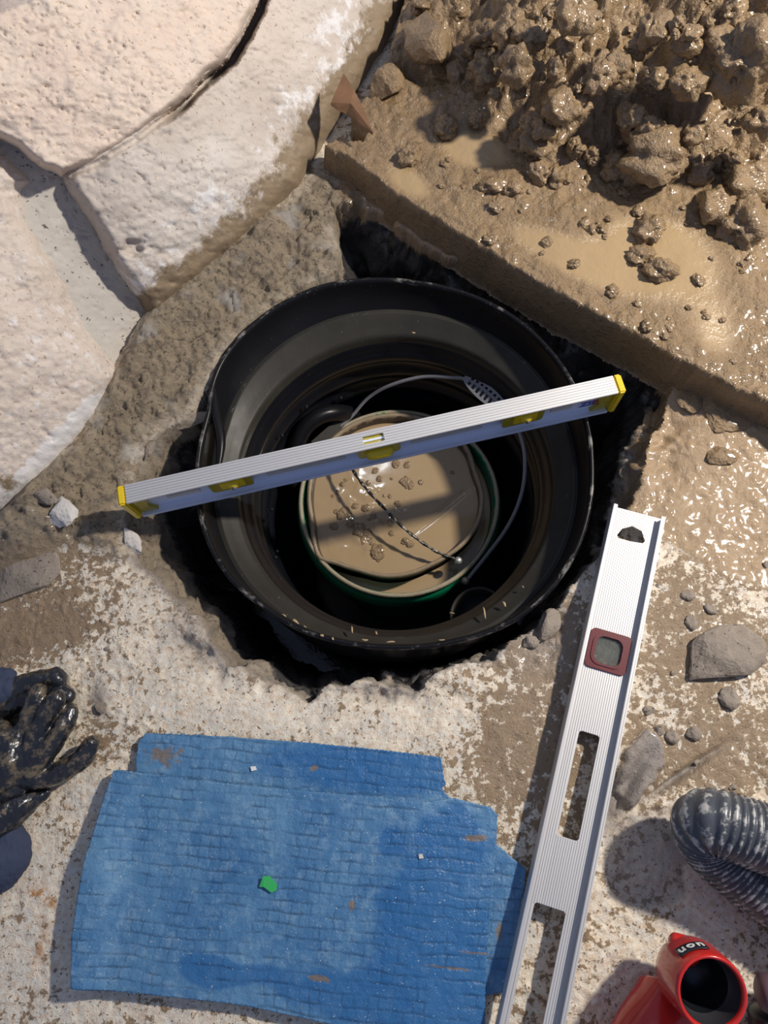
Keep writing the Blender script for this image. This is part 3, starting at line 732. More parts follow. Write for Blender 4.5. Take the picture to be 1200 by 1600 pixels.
# pipes seen inside the basin
def pipe_stub():
    e = empty('pipe_stub', P(752, 965, -.12)); tag(e, 'dark grey round pipe stub at the lower right inside the basin', 'pipe')
    a = P(775, 985, -.16); b = P(742, 950, -.145); ax = (b - a).normalized() * .0 + Vector((0, 0, 1)) * .0 + Vector((-.30, .25, .92)).normalized()
    c = P(745, 958, -.16) + Vector((0,0,0))
    rot = ax.to_track_quat('Z', 'Y').to_matrix().to_4x4(); m_ = Matrix.Translation(c) @ rot
    o = lathe('pipe_wall', [(.040,-.20),(.040,0),(.038,.003),(.035,0),(.034,-.19)], MT['blackledge'], e, 48, attrs=dict(scuff=[.2]*5)); o.matrix_local = e.matrix_basis.inverted() @ m_ if False else Matrix.Translation(-e.location) @ m_
    o = lathe('pipe_plug', [(.001,-.012),(.033,-.012),(.0345,-.02)], MT['dark'], e, 48); o.matrix_local = Matrix.Translation(-e.location) @ m_
pipe_stub()
def discharge_hose():
    pts = [(462,760,-.20),(460,712,-.17),(474,672,-.15),(500,650,-.145),(530,645,-.16),(552,650,-.20),(560,665,-.26)]
    s = smooth_path([tuple(P(*p)) for p in pts], 40)
    e = empty('drain_hose', P(462, 760, -.20)); tag(e, 'glossy black hose looping behind the green bucket inside the basin', 'hose')
    o = tube('hose_tube', s, .013, MT['black'], e, 16); o.location = -e.location
    bm = bmesh.new(); q = [P(486,690,-.17), P(534,648,-.17), P(545,655,-.175), P(510,705,-.18)]
    for dz in (0, -.003):
        pass
    vt = [bm.verts.new(p) for p in q]; vb = [bm.verts.new(p - Vector((0, 0, .003))) for p in q]
    bm.faces.new(vt); bm.faces.new(vb[::-1])
    for i in range(4): bm.faces.new((vt[i], vb[i], vb[(i + 1) % 4], vt[(i + 1) % 4]))
    o = bm_obj('flat_strap', bm, MT['blackledge'], e); o.location = -e.location
discharge_hose()

# ------------------------------------------------------------------ buckets
ZB = -.185
GC = P(622, 783, ZB); GR = .1500
def green_bucket():
    e = empty('green_bucket', (GC.x, GC.y, -.54)); tag(e, 'green plastic bucket with a mud caked rim and grey bail handle, standing in the basin', 'bucket')
    rf = lambda ph, z: GR * (1 + .010 * np.cos(2 * ph + .5) + .004 * np.cos(3 * ph))
    def sh(o): o.location = -e.location; return o
    out = [(.88,-.54),(.90,-.45),(.935,-.33),(.955,-.262),(1.012,-.258),(1.016,-.252),(1.015,-.238),(1.018,-.228),(1.042,-.226),(1.045,-.220),(1.030,-.202),(1.012,-.193)]
    o = lathe('bucket_wall', out + [(.985,-.190),(1.0,-.186),(1.0,-.180),(.99,-.1765),(.966,-.1762),(.954,-.180),(.948,-.186),(.942,-.20),(.92,-.30),(.86,-.52),(.02,-.525)], MT['green'], e, 120, GC.xy, rf,
              dict(smear=[.0]*10 + [.02,.05,.10,.34,.60,.72,.74,.5,.2,.1,.1,.1,.1])); sh(o)
    # bail lying over to the right
    pts = [(520,676,-.180),(548,652,-.172),(575,622,-.15),(610,602,-.125),(660,589,-.105),(705,590,-.09),(732,594,-.085),(760,612,-.078),(790,642,-.078),(808,668,-.085),(819,705,-.09),(819,750,-.10),(809,790,-.115),(790,828,-.135),(762,866,-.16),(738,896,-.178),(727,910,-.186)]
    s = smooth_path([tuple(P(*p)) for p in pts], 90)
    o = tube('bail_handle', s, .0028, MT['greyp'], e, 10); sh(o)
    # slotted grip
    a = P(727, 589, -.084); b = P(793, 643, -.077); ax = (b - a); Lg = ax.length; ax.normalize()
    vw = (Vector((0, 0, H)) - (a + b) / 2).normalized(); sd = vw.cross(ax).normalized(); nn = ax.cross(sd).normalized()
    fn = lambda x, y, z: a + ax * x + sd * y + nn * z
    n_ = 14; top = []; bot = []
    hw = lambda q: .0045 + .0075 * math.sin(math.pi * min(max(q, 0), 1)) ** .7
    for k in range(n_ + 1): q = k / n_; top.append((q * Lg, hw(q))); bot.append((q * Lg, -hw(q)))
    outl = top + bot[::-1]
    holes = []
    for k in range(8):
        xx = Lg * (.12 + .10 * k); w_ = hw(.12 + .10 * k) * .68
        holes.append([(xx, -w_), (xx + Lg * .055, -w_), (xx + Lg * .055, w_), (xx, w_)])
    bm = bmesh.new(); add_plate(bm, outl, holes, -.002, .003, fn); add_plate(bm, [(x, y * .9) for x, y in outl], [], -.005, -.0035, fn)
    g = bm_obj('handle_grip', bm, MT['greyp'], e); sh(g)
    for u, v in ((522,677),(727,908)):
        bm = bmesh.new(); bmesh.ops.create_uvsphere(bm, u_segments=14, v_segments=8, radius=.0062)
        bmesh.ops.translate(bm, verts=bm.verts, vec=P(u, v, -.182)); sh(bm_obj('handle_lug', bm, MT['wire'], e, True))
green_bucket()
INNER = [(480,770),(488,728),(512,690),(550,661),(600,647),(655,650),(700,668),(733,700),(744,735),(757,778),(751,815),(735,842),(704,868),(672,886),(640,899),(600,903),(560,893),(520,880),(496,876),(489,855),(485,815)]
IC = P(617, 776, -.178)
inner_r = radial([P(u, v, -.178) for u, v in INNER], IC)
def inner_bucket():
    e = empty('muddy_bucket', (IC.x, IC.y, -.52)); tag(e, 'brown mud coated bucket bent out of round, full of muddy water inside the green one', 'bucket')
    rf = lambda ph, z: inner_r(ph) * ss(-.32, -.2, z) + .125 * (1 - ss(-.32, -.2, z))
    rings = [(.90,-.50),(.95,-.30),(.965,-.21),(.97,-.192),(.985,-.187),(1.0,-.182),(1.0,-.177),(.985,-.1745),(.962,-.1742),(.948,-.178),(.940,-.188),(.93,-.21),(.90,-.3),(.85,-.48),(.02,-.48)]
    o = lathe('bucket_wall', rings, MT['brown'], e, 120, IC.xy, rf, dict(smear=[.2,.2,.25,.3,.35,.5,.75,.85,.80,.5,.3,.3,.3,.3,.3])); o.location = -e.location
    pts = [(524,690,-.165),(538,712,-.158),(556,742,-.153),(576,768,-.151),(603,797,-.152),(630,824,-.156),(660,848,-.163),(690,866,-.172),(712,873,-.178)]
    s = smooth_path([tuple(P(*p)) for p in pts], 50)
    o = tube('wire_handle', s, [.0022 + .0006 * math.sin(k * 1.7) for k in range(51)], MT['wirebw'], e, 8); o.location = -e.location
    bm = bmesh.new(); bmesh.ops.create_uvsphere(bm, u_segments=12, v_segments=8, radius=.006); bmesh.ops.translate(bm, verts=bm.verts, vec=P(716, 876, -.180))
    o = bm_obj('handle_lug', bm, MT['alu'], e, True); o.location = -e.location
n = NT('tarred_wire'); MT['wirebw'] = n.done(n.mix(n.step(n.noise(160, 3), .5, .56), (0.012, .012, .012), (.34, .31, .26)), .35, n.bump(n.noise(400, 3), .4, .001))
inner_bucket()
# muddy water in each bucket
def water_disc(name, c, rf, z, label, rin=None, seg=140, nr=46, kmax=.95):
    ph = np.linspace(0, 2 * math.pi, seg, endpoint=False); co = []; q = []
    for i in range(nr + 1):
        s_ = i / nr
        if rin is None: R = rf(ph) * kmax * s_ + .0005
        else:
            ri = np.hypot(*(np.array([IC.x + inner_r(ph) * .99 * np.cos(ph) - c.x, IC.y + inner_r(ph) * .99 * np.sin(ph) - c.y])))
            R = ri * (1 - s_) + rf(ph) * kmax * s_; R = np.maximum(R, ri * .985)
        x = c.x + R * np.cos(ph); y = c.y + R * np.sin(ph)
        zz = z + .00012 * fbm(x / .03, y / .03, 2, 400)
        if rin is None:
            u, v = proj(x, y, np.full_like(x, z))
            zz = zz + .004 * np.clip(fbm(u / 16, v / 16, 3, 410), 0, 1) * np.clip(blob(u, v, 560, 815, 50, 45) * 1.6, 0, 1) - .0022 * blob(u, v, 700, 790, 60, 3, -40)
        co.append(np.stack([x, y, zz], -1))
    for i in range(nr):
        for k in range(seg):
            q.append((i * seg + k, i * seg + (k + 1) % seg, (i + 1) * seg + (k + 1) % seg, (i + 1) * seg + k))
    o = link(name, mesh_np(name, np.vstack(co), q), MT['water']); return tag(o, label, 'water', kind='stuff')
water_disc('muddy_water', IC, inner_r, -.194, 'opaque tan muddy water filling the inner brown bucket')
water_disc('muddy_water', GC, lambda ph: GR * np.ones_like(ph), -.218, 'thin crescent of muddy water between the two buckets', rin=True, nr=6, kmax=.945)

# ------------------------------------------------------------------ clods, rubble
def lump_mesh(name, seed, flat=.7, sub=3, rough=.25, blocky=0.0):
    bm = bmesh.new(); bmesh.ops.create_icosphere(bm, subdivisions=sub, radius=1)
    co = np.array([v.co for v in bm.verts])
    if blocky:
        rs = np.random.RandomState(seed)
        for _ in range(9):
            nrm = rs.randn(3); nrm /= np.linalg.norm(nrm); h = .62 + .25 * rs.rand()
            ex = np.maximum(co @ nrm - h, 0); co = co - blocky * ex[:, None] * nrm
    f = fbm3(co[:, 0] * 1.3 + seed, co[:, 1] * 1.3, co[:, 2] * 1.3, 3, seed) * rough + fbm3(co[:, 0] * 4 + seed, co[:, 1] * 4, co[:, 2] * 4, 2, seed + 5) * rough * .35
    co = co * (1 + f)[:, None] * np.array([1, 1, flat])
    for v, c in zip(bm.verts, co): v.co = c
    me = bpy.data.meshes.new(name); bm.to_mesh(me); bm.free()
    me.polygons.foreach_set('use_smooth', [not blocky or blocky < .9] * len(me.polygons)); return me
CL = [lump_mesh('mud_clod', 10 + k, .72, 4, .8) for k in range(6)]
for m_ in CL: m_.materials.append(MT['clod'])
RK = [lump_mesh('stone_chip', 30 + k, .5, 3, .22, 1.0) for k in range(5)]
for m_ in RK: m_.materials.append(MT['rock'])
RKW = [m_.copy() for m_ in RK[:2]]
for m_ in RKW: m_.materials.clear(); m_.materials.append(MT['rockw'])
RKM = [m_.copy() for m_ in RK[:3]]
for m_ in RKM: m_.materials.clear(); m_.materials.append(MT['clod'])
PXM = H / F * 1.02
def put_lump(me, name, u, v, z, ru, rv, rz, ang, label, cat, group=None, tilt=0.0):
    o = bpy.data.objects.new(name, me); COL.objects.link(o)
    o.location = P(u, v, z); o.scale = (ru * PXM, rv * PXM, rz); o.rotation_euler = (tilt, tilt * .5, -math.radians(ang) - .13)
    tag(o, label, cat, group); return o
rs = np.random.RandomState(11)
big = [(605,128,32,36,.026,10,'angular mud covered stone block against the pale foundation stone','stone'),
       (672,62,44,62,.045,-18,'large smooth brown block at the top beside the foundation stone','stone'),
       (697,200,17,20,.016,0,'lone rounded clod casting a dark shadow left of the mud heap','clod'),
       (642,243,22,17,.013,-40,'tilted flat muddy flake stuck up near the slab edge','clod'),
       (1018,357,25,24,.017,0,'topmost of the three round clods in the wet mud film','clod'),
       (1001,400,19,18,.010,0,'palest and middle of the three clods in the wet mud film','clod'),
       (1031,424,24,19,.015,20,'lowest of the three dark clods in the wet mud film','clod'),
       (1120,322,27,28,.022,0,'rounded clod at the lower right edge of the mud heap','clod'),
       (1160,345,34,40,.022,30,'broad wrinkled clod right of the round one at the heap foot','clod'),
       (1158,95,40,44,.040,20,'big wrinkled mud lump near the right edge of the photo','clod'),
       (810,106,27,24,.026,0,'smooth round mud lump left of the dark hollow in the heap','clod'),
       (868,108,13,14,.014,0,'small shiny pebble like clod beside the dark hollow','clod'),
       (838,112,13,14,.013,0,'small round clod between the smooth lump and the shiny one','clod'),
       (1030,240,56,44,.030,15,'largest overhanging mud lump above the wet film','clod'),
       (900,26,26,26,.024,0,'dark smooth round lump at the top of the heap','clod'),
       (1175,285,40,30,.026,0,'square shouldered mud lump at the right edge below the heap','clod'),
       (1180,25,34,34,.034,0,'dark mud lump in the top right corner','clod'),
       (770,292,22,13,.009,10,'low oval clod in the mud film above the slab edge','clod'),
       (802,296,16,11,.008,0,'low clod right of the oval one above the slab edge','clod'),
       (745,188,13,14,.012,0,'small clod standing in the yellowish puddle','clod')]
for u, v, ru, rv, rz, an, lab, cat in big:
    z = ledge_z(u, v); me = RK[int(u) % 5].copy() if cat == 'stone' else CL[int(u + v) % 6]
    if cat == 'stone': me.materials.clear(); me.materials.append(MT['clod'])
    put_lump(me, 'mud_clod' if cat == 'clod' else 'muddy_stone', u, v, z + rz * .35, ru, rv, rz * (1.6 if cat == 'stone' else 1.25), an, lab, cat)
poly = [(640,-20),(655,90),(700,100),(735,180),(800,250),(850,290),(1000,285),(1130,300),(1215,330),(1215,-20)]
cnt = 0
while cnt < 135:
    u = rs.uniform(640, 1215); v = rs.uniform(-25, 330)
    if float(sdf(poly, np.array([u]), np.array([v]))[0]) < 4: continue
    if abs(u - 1085) < 45 and abs(v - 182) < 22: continue
    r = 6 + 20 * rs.rand() ** 2.2
    z = ledge_z(u, v)
    put_lump(CL[cnt % 6], 'mud_clod', u, v, z + r * PXM * .10, r, r * rs.uniform(.75, 1.3), r * PXM * rs.uniform(.9, 1.3), rs.uniform(0, 360),
             'wet brown mud clod in the heap at the upper right', 'clod', 'wet clods of the mud heap', tilt=rs.uniform(-.5, .5)); cnt += 1
cnt = 0
while cnt < 46:
    u = rs.uniform(560, 1195); v = rs.uniform(200, 600)
    if v < 225 + (u - 500) * .1 or float(sdf(LEDGE, np.array([u]), np.array([v]))[0]) < 14 or float(sdf(HEAP, np.array([u]), np.array([v]))[0]) > -10: continue
    r = 4 + 7 * rs.rand() ** 2
    put_lump(CL[cnt % 6], 'mud_clod', u, v, ledge_z(u, v) + r * PXM * .2, r, r * rs.uniform(.8, 1.2), r * PXM * .8, rs.uniform(0, 360),
             'small mud lump sunk in the wet film on the raised slab', 'clod', 'small lumps in the wet film', tilt=rs.uniform(-.4, .4)); cnt += 1
# lumps floating in the bucket
for k, (u, v, r) in enumerate(((535,757,5),(541,750,4),(528,770,5),(586,735,6),(592,748,6),(600,775,3),(619,725,8),(637,726,7),(635,753,10),(640,757,8),(657,754,5),(612,748,3),(622,787,6),(609,775,4),(536,802,11),(527,800,6),(572,795,8),(583,807,9),(555,790,6),(521,822,8),(560,828,11),(572,835,10),(548,818,8),(566,842,9),(580,846,7),(588,862,14),(590,868,10),(610,818,7),(612,833,5),(634,846,9),(640,850,7),(575,755,5),(520,775,3),(707,738,4))):
    put_lump(CL[k % 6], 'floating_lump', u, v, -.1935, r, r * .85, r * PXM * .42, k * 50, 'small glistening mud lump floating in the bucket water', 'mud lump', 'lumps floating in the bucket')
# rubble lying on the floor
rub = [(1128,1022,66,42,.022,-12,0,'large flat grey rubble stone right of the silver level','stone'),
       (1142,1090,16,17,.010,0,0,'small brown stone just below the large flat stone','stone'),
       (98,800,24,27,.014,0,1,'pale whitish stone under the foundation at the left','stone'),
       (70,775,22,14,.009,20,0,'small tan chunk above the pale whitish stone','stone'),
       (38,897,60,40,.013,-28,0,'broad flat brown slab fragment at the left edge','stone'),
       (156,1106,11,9,.006,-20,0,'dark pebble set in a grey scar near the gloves','stone'),
       (1052,1151,11,10,.008,0,0,'small brown pebble above the grey duct hose','stone'),
       (1083,1146,12,11,.008,20,0,'dark angular chip right of the small brown pebble','stone'),
       (1030,1140,8,9,.006,50,0,'grey splinter left of the small brown pebble','stone'),
       (1077,930,12,8,.005,0,0,'brown pebble in a pale patch right of the silver level','stone'),
       (1082,972,10,12,.006,0,0,'grey chip above the large flat stone','stone'),
       (1112,952,11,8,.006,30,0,'brown chip right of the grey chip','stone'),
       (1014,1110,9,8,.004,0,0,'dark round pebble close to the silver level','stone'),
       (1132,640,50,38,.007,25,3,'mud covered broken slab piece right of the pit, uppermost','rubble'),
       (1082,622,24,26,.007,0,3,'smaller mud covered broken piece by the corner of the pit','rubble'),
       (1128,712,26,17,.008,0,3,'jagged muddy fragment below the cracked slab piece','rubble'),
       (300,655,34,14,.009,-18,0,'thin grey flake jutting over the dark gap at the left of the basin','stone'),
       (235,700,8,26,.010,25,0,'upright grey flake at the left lip of the pit','stone'),
       (828,1004,14,11,.010,0,0,'rounded stone on the lower right lip of the pit','stone'),
       (856,975,18,28,.014,30,0,'rough grey stone in the pit lip beside the silver level','stone'),
       (205,845,14,30,.014,-30,1,'white faced stone in the left lip of the pit below the yellow capped level','stone')]
for u, v, ru, rv, rz, an, kind, lab, cat in rub:
    me = (RKW[0] if kind == 1 else RKM[int(u) % 3] if kind == 3 else RK[int(u) % 5])
    zf = max(ground(u, v), -.012)
    put_lump(me, 'mud_clod' if kind == 2 else 'rubble_stone', u, v, zf + rz * .22, ru, rv, rz * 1.3, an, lab, cat)
for k in range(90):
    u = rs.uniform(0, 1200); v = rs.uniform(700, 1500)
    if not ((u > 940 and v > 850) or (u < 190 and v < 1130 and v > 820 - u * .9 + 60)) or float(sdf(HOLE, np.array([u]), np.array([v]))[0]) > -20: continue
    r = 2.5 + 4 * rs.rand()
    put_lump(RK[k % 5], 'gravel_chip', u, v, ground(u, v) + .001, r, r * .8, r * PXM * .8, rs.uniform(0, 360), 'tiny brown chip of rubble scattered on the floor', 'gravel', 'loose rubble chips on the floor')

# rusty shard leaning in the notch of the slab
def shard():
    top = [P(537,114,.098), P(552,138,.094), P(569,170,.086), P(583,207,.074), P(562,193,.076), P(542,174,.080), P(528,168,.084), P(517,160,.088)]
    e = empty('rusty_shard', P(575, 205, .04)); tag(e, 'torn rusty brown sheet leaning over the dark notch at the slab corner', 'shard')
    bm = bmesh.new(); vt = [bm.verts.new(p - e.location) for p in top]; vb = [bm.verts.new(p - e.location - Vector((.001, .0015, .003))) for p in top]
    c = sum((p for p in top), Vector()) / len(top) - e.location + Vector((0, 0, .004)); ct = bm.verts.new(c); cb = bm.verts.new(c - Vector((0, 0, .003)))
    n_ = len(top)
    for i in range(n_):
        j = (i + 1) % n_
        bm.faces.new((vt[i], vt[j], ct)); bm.faces.new((vb[j], vb[i], cb)); bm.faces.new((vt[j], vt[i], vb[i], vb[j]))
    bm_obj('sheet', bm, MT['rust'], e)
shard()

# ------------------------------------------------------------------ levels
def text_mesh(name, body, size, mat, parent, mtx, extrude=.0002, offset=.0004, center=False):
    cu = bpy.data.curves.new('tmp', 'FONT'); cu.body = body; cu.size = size; cu.extrude = extrude; cu.offset = offset
    if center: cu.align_x = 'CENTER'
    t_ = bpy.data.objects.new('tmp', cu); COL.objects.link(t_); bpy.context.view_layer.update()
    me = bpy.data.meshes.new_from_object(t_.evaluated_get(bpy.context.evaluated_depsgraph_get()))
    bpy.data.objects.remove(t_); me.name = name
    o = link(name, me, mat, parent); o.matrix_local = mtx; return o
def frame_from(a, b, width_dir, up):
    x = (b - a).normalized(); z = (up - x * up.dot(x)).normalized(); y = z.cross(x)
    m_ = Matrix((x, y, z)).transposed().to_4x4(); m_.translation = a; return m_
def ribs(bm, x0, x1, ys, w_, z0, z1, holes):
    """raised ribs along x, interrupted where they cross an opening (bounding outlines)"""
    for y in ys:
        cuts = []
        for hl in holes:
            xs = []
            n_ = len(hl)
            for i in range(n_):
                (ax, ay), (bx, by) = hl[i], hl[(i + 1) % n_]
                for yy in (y - w_ / 2, y + w_ / 2):
                    if (ay - yy) * (by - yy) < 0: xs.append(ax + (bx - ax) * (yy - ay) / (by - ay))
            if xs: cuts.append((min(xs) - .0004, max(xs) + .0004))
        cuts.sort(); s = x0
        for c0, c1 in cuts + [(x1, x1)]:
            if c0 > s: add_box(bm, ((s + c0) / 2, y, (z0 + z1) / 2), (c0 - s, w_, z1 - z0))
            s = max(s, c1)
def yellow_level():
    zt = ZR + .0575
    a = P(184.5, 775, zt); b = P(973, 598, zt); Lx = (b - a).length
    base = a.copy(); base.z = ZR + .0015
    m_ = frame_from(base, Vector((b.x, b.y, base.z)), None, Vector((0, 0, 1)))
    e = empty('torpedo_level', mat4=m_); e.name = 'spirit_level'
    tag(e, 'aluminium spirit level with yellow end caps and yellow vials laid across the basin', 'level')
    W = .0235; Ht = .0560; cap = .009
    x_of = lambda u, v: (m_.inverted() @ P(u, v, zt)).x
    # top flange with window and ribs
    wx0, wx1 = x_of(568, 692), x_of(600, 684)
    win = rounded(wx0, -.0052, wx1, .0050, .001, 2)
    bm = bmesh.new(); add_plate(bm, [(cap, -W/2), (Lx-cap, -W/2), (Lx-cap, W/2), (cap, W/2)], [win], Ht - .0022, Ht)
    ribs(bm, cap, Lx - cap, [-.0102 + .0034 * k for k in range(7)], .0022, Ht - .0001, Ht + .0009, [win])
    bm_obj('top_flange', bm, MT['alu2'], e)
    bm = bmesh.new(); add_box(bm, (Lx/2, 0, .0013), (Lx - 2*cap, W, .0026), bev=.0004); add_box(bm, (Lx/2, -.0108, .0036), (Lx - 2*cap, .0018, .002), bev=.0004)
    bm_obj('bottom_flange', bm, MT['alub'], e)
    # web with openings for the vials
    vx = [x_of(352, 757 - 22), x_of(590, 706 - 20), x_of(820, 655 - 20)]
    hole = lambda c, w_, z0, z1: rounded(c - w_, z0, c + w_, z1, .006, 4)
    hs_ = [hole(vx[0], .026, .016, .050), hole(vx[1], .0265, .016, .053), hole(vx[2], .026, .016, .050)]
    bm = bmesh.new(); add_plate(bm, [(cap, .0026), (Lx - cap, .0026), (Lx - cap, Ht - .002), (cap, Ht - .002)], hs_, -.0012, .0012, lambda x, y, z: Vector((x, z, y)))
    bm_obj('web', bm, MT['alub'], e)
    for k in (0, 2):
        bm = bmesh.new(); add_plate(bm, hole(vx[k], .0258, .0162, .0498), [], -.0075, .0075, lambda x, y, z: Vector((x, z, y)))
        v_ = bm_obj('vial_block', bm, MT['yellow_dim'], e)
        bm = bmesh.new(); add_box(bm, (vx[k] + .002, -.0082, .035), (.030, .003, .020), bev=.001); bm_obj('vial_face', bm, MT['yellow'], v_)
        bm = bmesh.new(); bmesh.ops.create_uvsphere(bm, u_segments=20, v_segments=12, radius=.0078)
        for v in bm.verts: v.co = Vector((v.co.x + vx[k] + .003, v.co.y * .7 - .0095, v.co.z + .036))
        bm_obj('round_vial', bm, MT['yellow'], v_, True)
        bm = bmesh.new(); bmesh.ops.create_uvsphere(bm, u_segments=12, v_segments=8, radius=.0028)
        for v in bm.verts: v.co = Vector((v.co.x + vx[k] + .003, v.co.y - .0145, v.co.z + .037))
        bm_obj('vial_hub', bm, MT['wire'], v_, True)
    bm = bmesh.new(); add_plate(bm, hole(vx[1], .0262, .0162, .0528), [], -.0062, .0062, lambda x, y, z: Vector((x, z, y)))
    v_ = bm_obj('vial_block', bm, MT['yellow_dim'], e)
    s = [(vx[1] - .017 + .034 * k / 8, -.0062, .0270) for k in range(9)]
    tube('centre_vial', s, [.0045, .0078, .0084, .0086, .0086, .0086, .0084, .0078, .0045], MT['yellow'], v_, 16)
    # light through the web slots, built as raised pale strips
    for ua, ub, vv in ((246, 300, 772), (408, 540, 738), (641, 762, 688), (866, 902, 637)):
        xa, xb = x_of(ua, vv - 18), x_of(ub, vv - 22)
        bm = bmesh.new(); add_box(bm, ((xa + xb) / 2, -.0020, .0235), (xb - xa, .0014, .0075), bev=.0003); bm_obj('slot_light_strip', bm, MT['pale'], e)
    # small blue and red print beside the right cap
    xs = x_of(916, 628 - 16)
    bm = bmesh.new(); add_box(bm, (xs + .012, -.0016, .021), (.028, .0006, .017)); st = bm_obj('maker_sticker', bm, MT['alub'], e)
    for s_, dx, mm, sz in (('ZII', .000, 'blue', .016), ('E', .0165, 'redp', .016)):
        text_mesh('printed_letters', s_, sz, MT[mm], st, Matrix.Translation((xs + dx, -.0022, .0148)) @ Matrix.Rotation(math.pi / 2, 4, 'X'), offset=.0005)
    # end caps
    for s_, x in ((-1, 0), (1, Lx)):
        prof = [(-W/2 - .0004, 0), (W/2 + .0004, 0), (W/2 + .0004, Ht + .0004), (-W/2 - .0004, Ht + .0004)]
        bm = bmesh.new(); add_box(bm, (x - s_ * (cap / 2 - .001), 0, Ht / 2 + .0002), (cap, W + .001, Ht + .0012), bev=.0018)
        c_ = bm_obj('end_cap', bm, MT['yellow'], e)
        bm = bmesh.new()
        pr = [(x - s_ * cap * .6, .003), (x - s_ * .030, .003), (x - s_ * .022, .018), (x - s_ * .030, Ht - .006), (x - s_ * cap * .6, Ht - .003)]
        add_plate(bm, pr, [], -.0062, .0062, lambda px, py, z: Vector((px, z, py))); bm_obj('cap_insert', bm, MT['yellow_dim'], c_)
yellow_level()

def silver_level():
    W = .0618; Hf = .0220
    a = P(1000, 797, .0225); b = P(834, 1590, .036)
    d_ = (b - a).normalized(); a0 = a
    Lx = 1.05
    m_ = frame_from(a0, a0 + d_, None, Vector((0, 0, 1)))
    m_ = m_ @ Matrix.Translation((0, 0, -Hf))
    e = empty('spirit_level', mat4=m_); tag(e, 'long silver ribbed aluminium level lying on its side with a maroon vial frame', 'level')
    inv = m_.inverted(); zw = .0115               # height of the web face in local space
    def loc(u, v, zz=zw):
        """local web-face point under the pixel"""
        d = M @ Vector(((u - 600) / F, -(v - 800) / F, -1)); o = Vector((0, 0, H))
        ol = inv @ o; dl = inv.to_3x3() @ d; t = (zz - ol.z) / dl.z; q = ol + dl * t; return q
    def holepts(pts): return [tuple(loc(u, v).xy) for u, v in pts]
    y_l, y_r = None, None
    D = holepts([(964,836),(972,826),(988,822),(1003,830),(1008,846),(1004,849),(985,846),(966,841)])
    s1 = [loc(*p) for p in ((907,1142),(938,1150),(904,1314),(868,1305))]
    s2 = [loc(*p) for p in ((836,1413),(886,1422),(850,1590),(797,1580))]
    def slot(s, x1=None):
        xa = (s[0].x + s[1].x) / 2; xb = x1 or (s[2].x + s[3].x) / 2
        ya = sum(q.y for q in (s[0], s[3])) / 2; yb = sum(q.y for q in (s[1], s[2])) / 2
        return rounded(xa, min(ya, yb), xb, max(ya, yb), .0035, 4)
    S1 = slot(s1); S2 = slot(s2, s2[0].x + .20)
    vq = [loc(*p) for p in ((925,982),(987,995),(975,1055),(912,1042))]
    vx0 = (vq[0].x + vq[1].x) / 2; vx1 = (vq[2].x + vq[3].x) / 2; vyc = sum(q.y for q in vq) / 4
    cx = (vx0 + vx1) / 2
    VH = rounded(vx0 + .007, vyc - .015, vx1 - .007, vyc + .015, .009, 5)
    holes = [D, VH, S1, S2]
    bm = bmesh.new(); add_plate(bm, [(0, -W/2 + .001), (Lx, -W/2 + .001), (Lx, W/2 - .001), (0, W/2 - .001)], holes, zw - .0028, zw)
    big_holes = [D, rounded(vx0, vyc - .022, vx1, vyc + .022, .005, 4), S1, S2]
    ribs(bm, .0003, Lx, [-.0255 + .00255 * k for k in range(21)], .0013, zw - .0001, zw + .0006, big_holes)
    bm_obj('web', bm, MT['alu2'], e)
    for s_ in (-1, 1):
        bm = bmesh.new(); add_box(bm, (Lx/2, s_ * (W/2 - .0011), Hf / 2), (Lx, .0022, Hf), bev=.0005)
        add_box(bm, (Lx/2, s_ * (W/2 - .0032), Hf - .0012), (Lx, .0030, .0020), bev=.0005)
        bm_obj('side_flange', bm, MT['alu2'], e)
    fo = rounded(vx0, vyc - .0235, vx1, vyc + .0235, .006, 5)
    bm = bmesh.new(); add_plate(bm, fo, [VH], zw - .004, zw + .0028); add_plate(bm, rounded(vx0 + .0045, vyc - .019, vx1 - .0045, vyc + .019, .011, 5), [VH], zw + .0028, zw + .0038)
    fr = bm_obj('vial_frame', bm, MT['maroon'], e)
    bm = bmesh.new(); add_plate(bm, rounded(vx0 + .0065, vyc - .0155, vx1 - .0065, vyc + .0155, .009, 4), [], zw - .001, zw)
    bm_obj('vial_window', bm, MT['clear'], fr)
    s = [(cx, vyc - .014 + .028 * k / 6, zw - .009) for k in range(7)]
    tube('vial', s, .0055, MT['clear'], fr, 14)
    bm = bmesh.new()
    for y in (-.005, .005):
        bmesh.ops.create_cone(bm, cap_ends=False, segments=16, radius1=.0057, radius2=.0057, depth=.0008, matrix=Matrix.Translation((cx, vyc + y, zw - .009)) @ Matrix.Rotation(math.pi/2, 4, 'X'))
    bm_obj('vial_marks', bm, MT['dark'], fr)
silver_level()

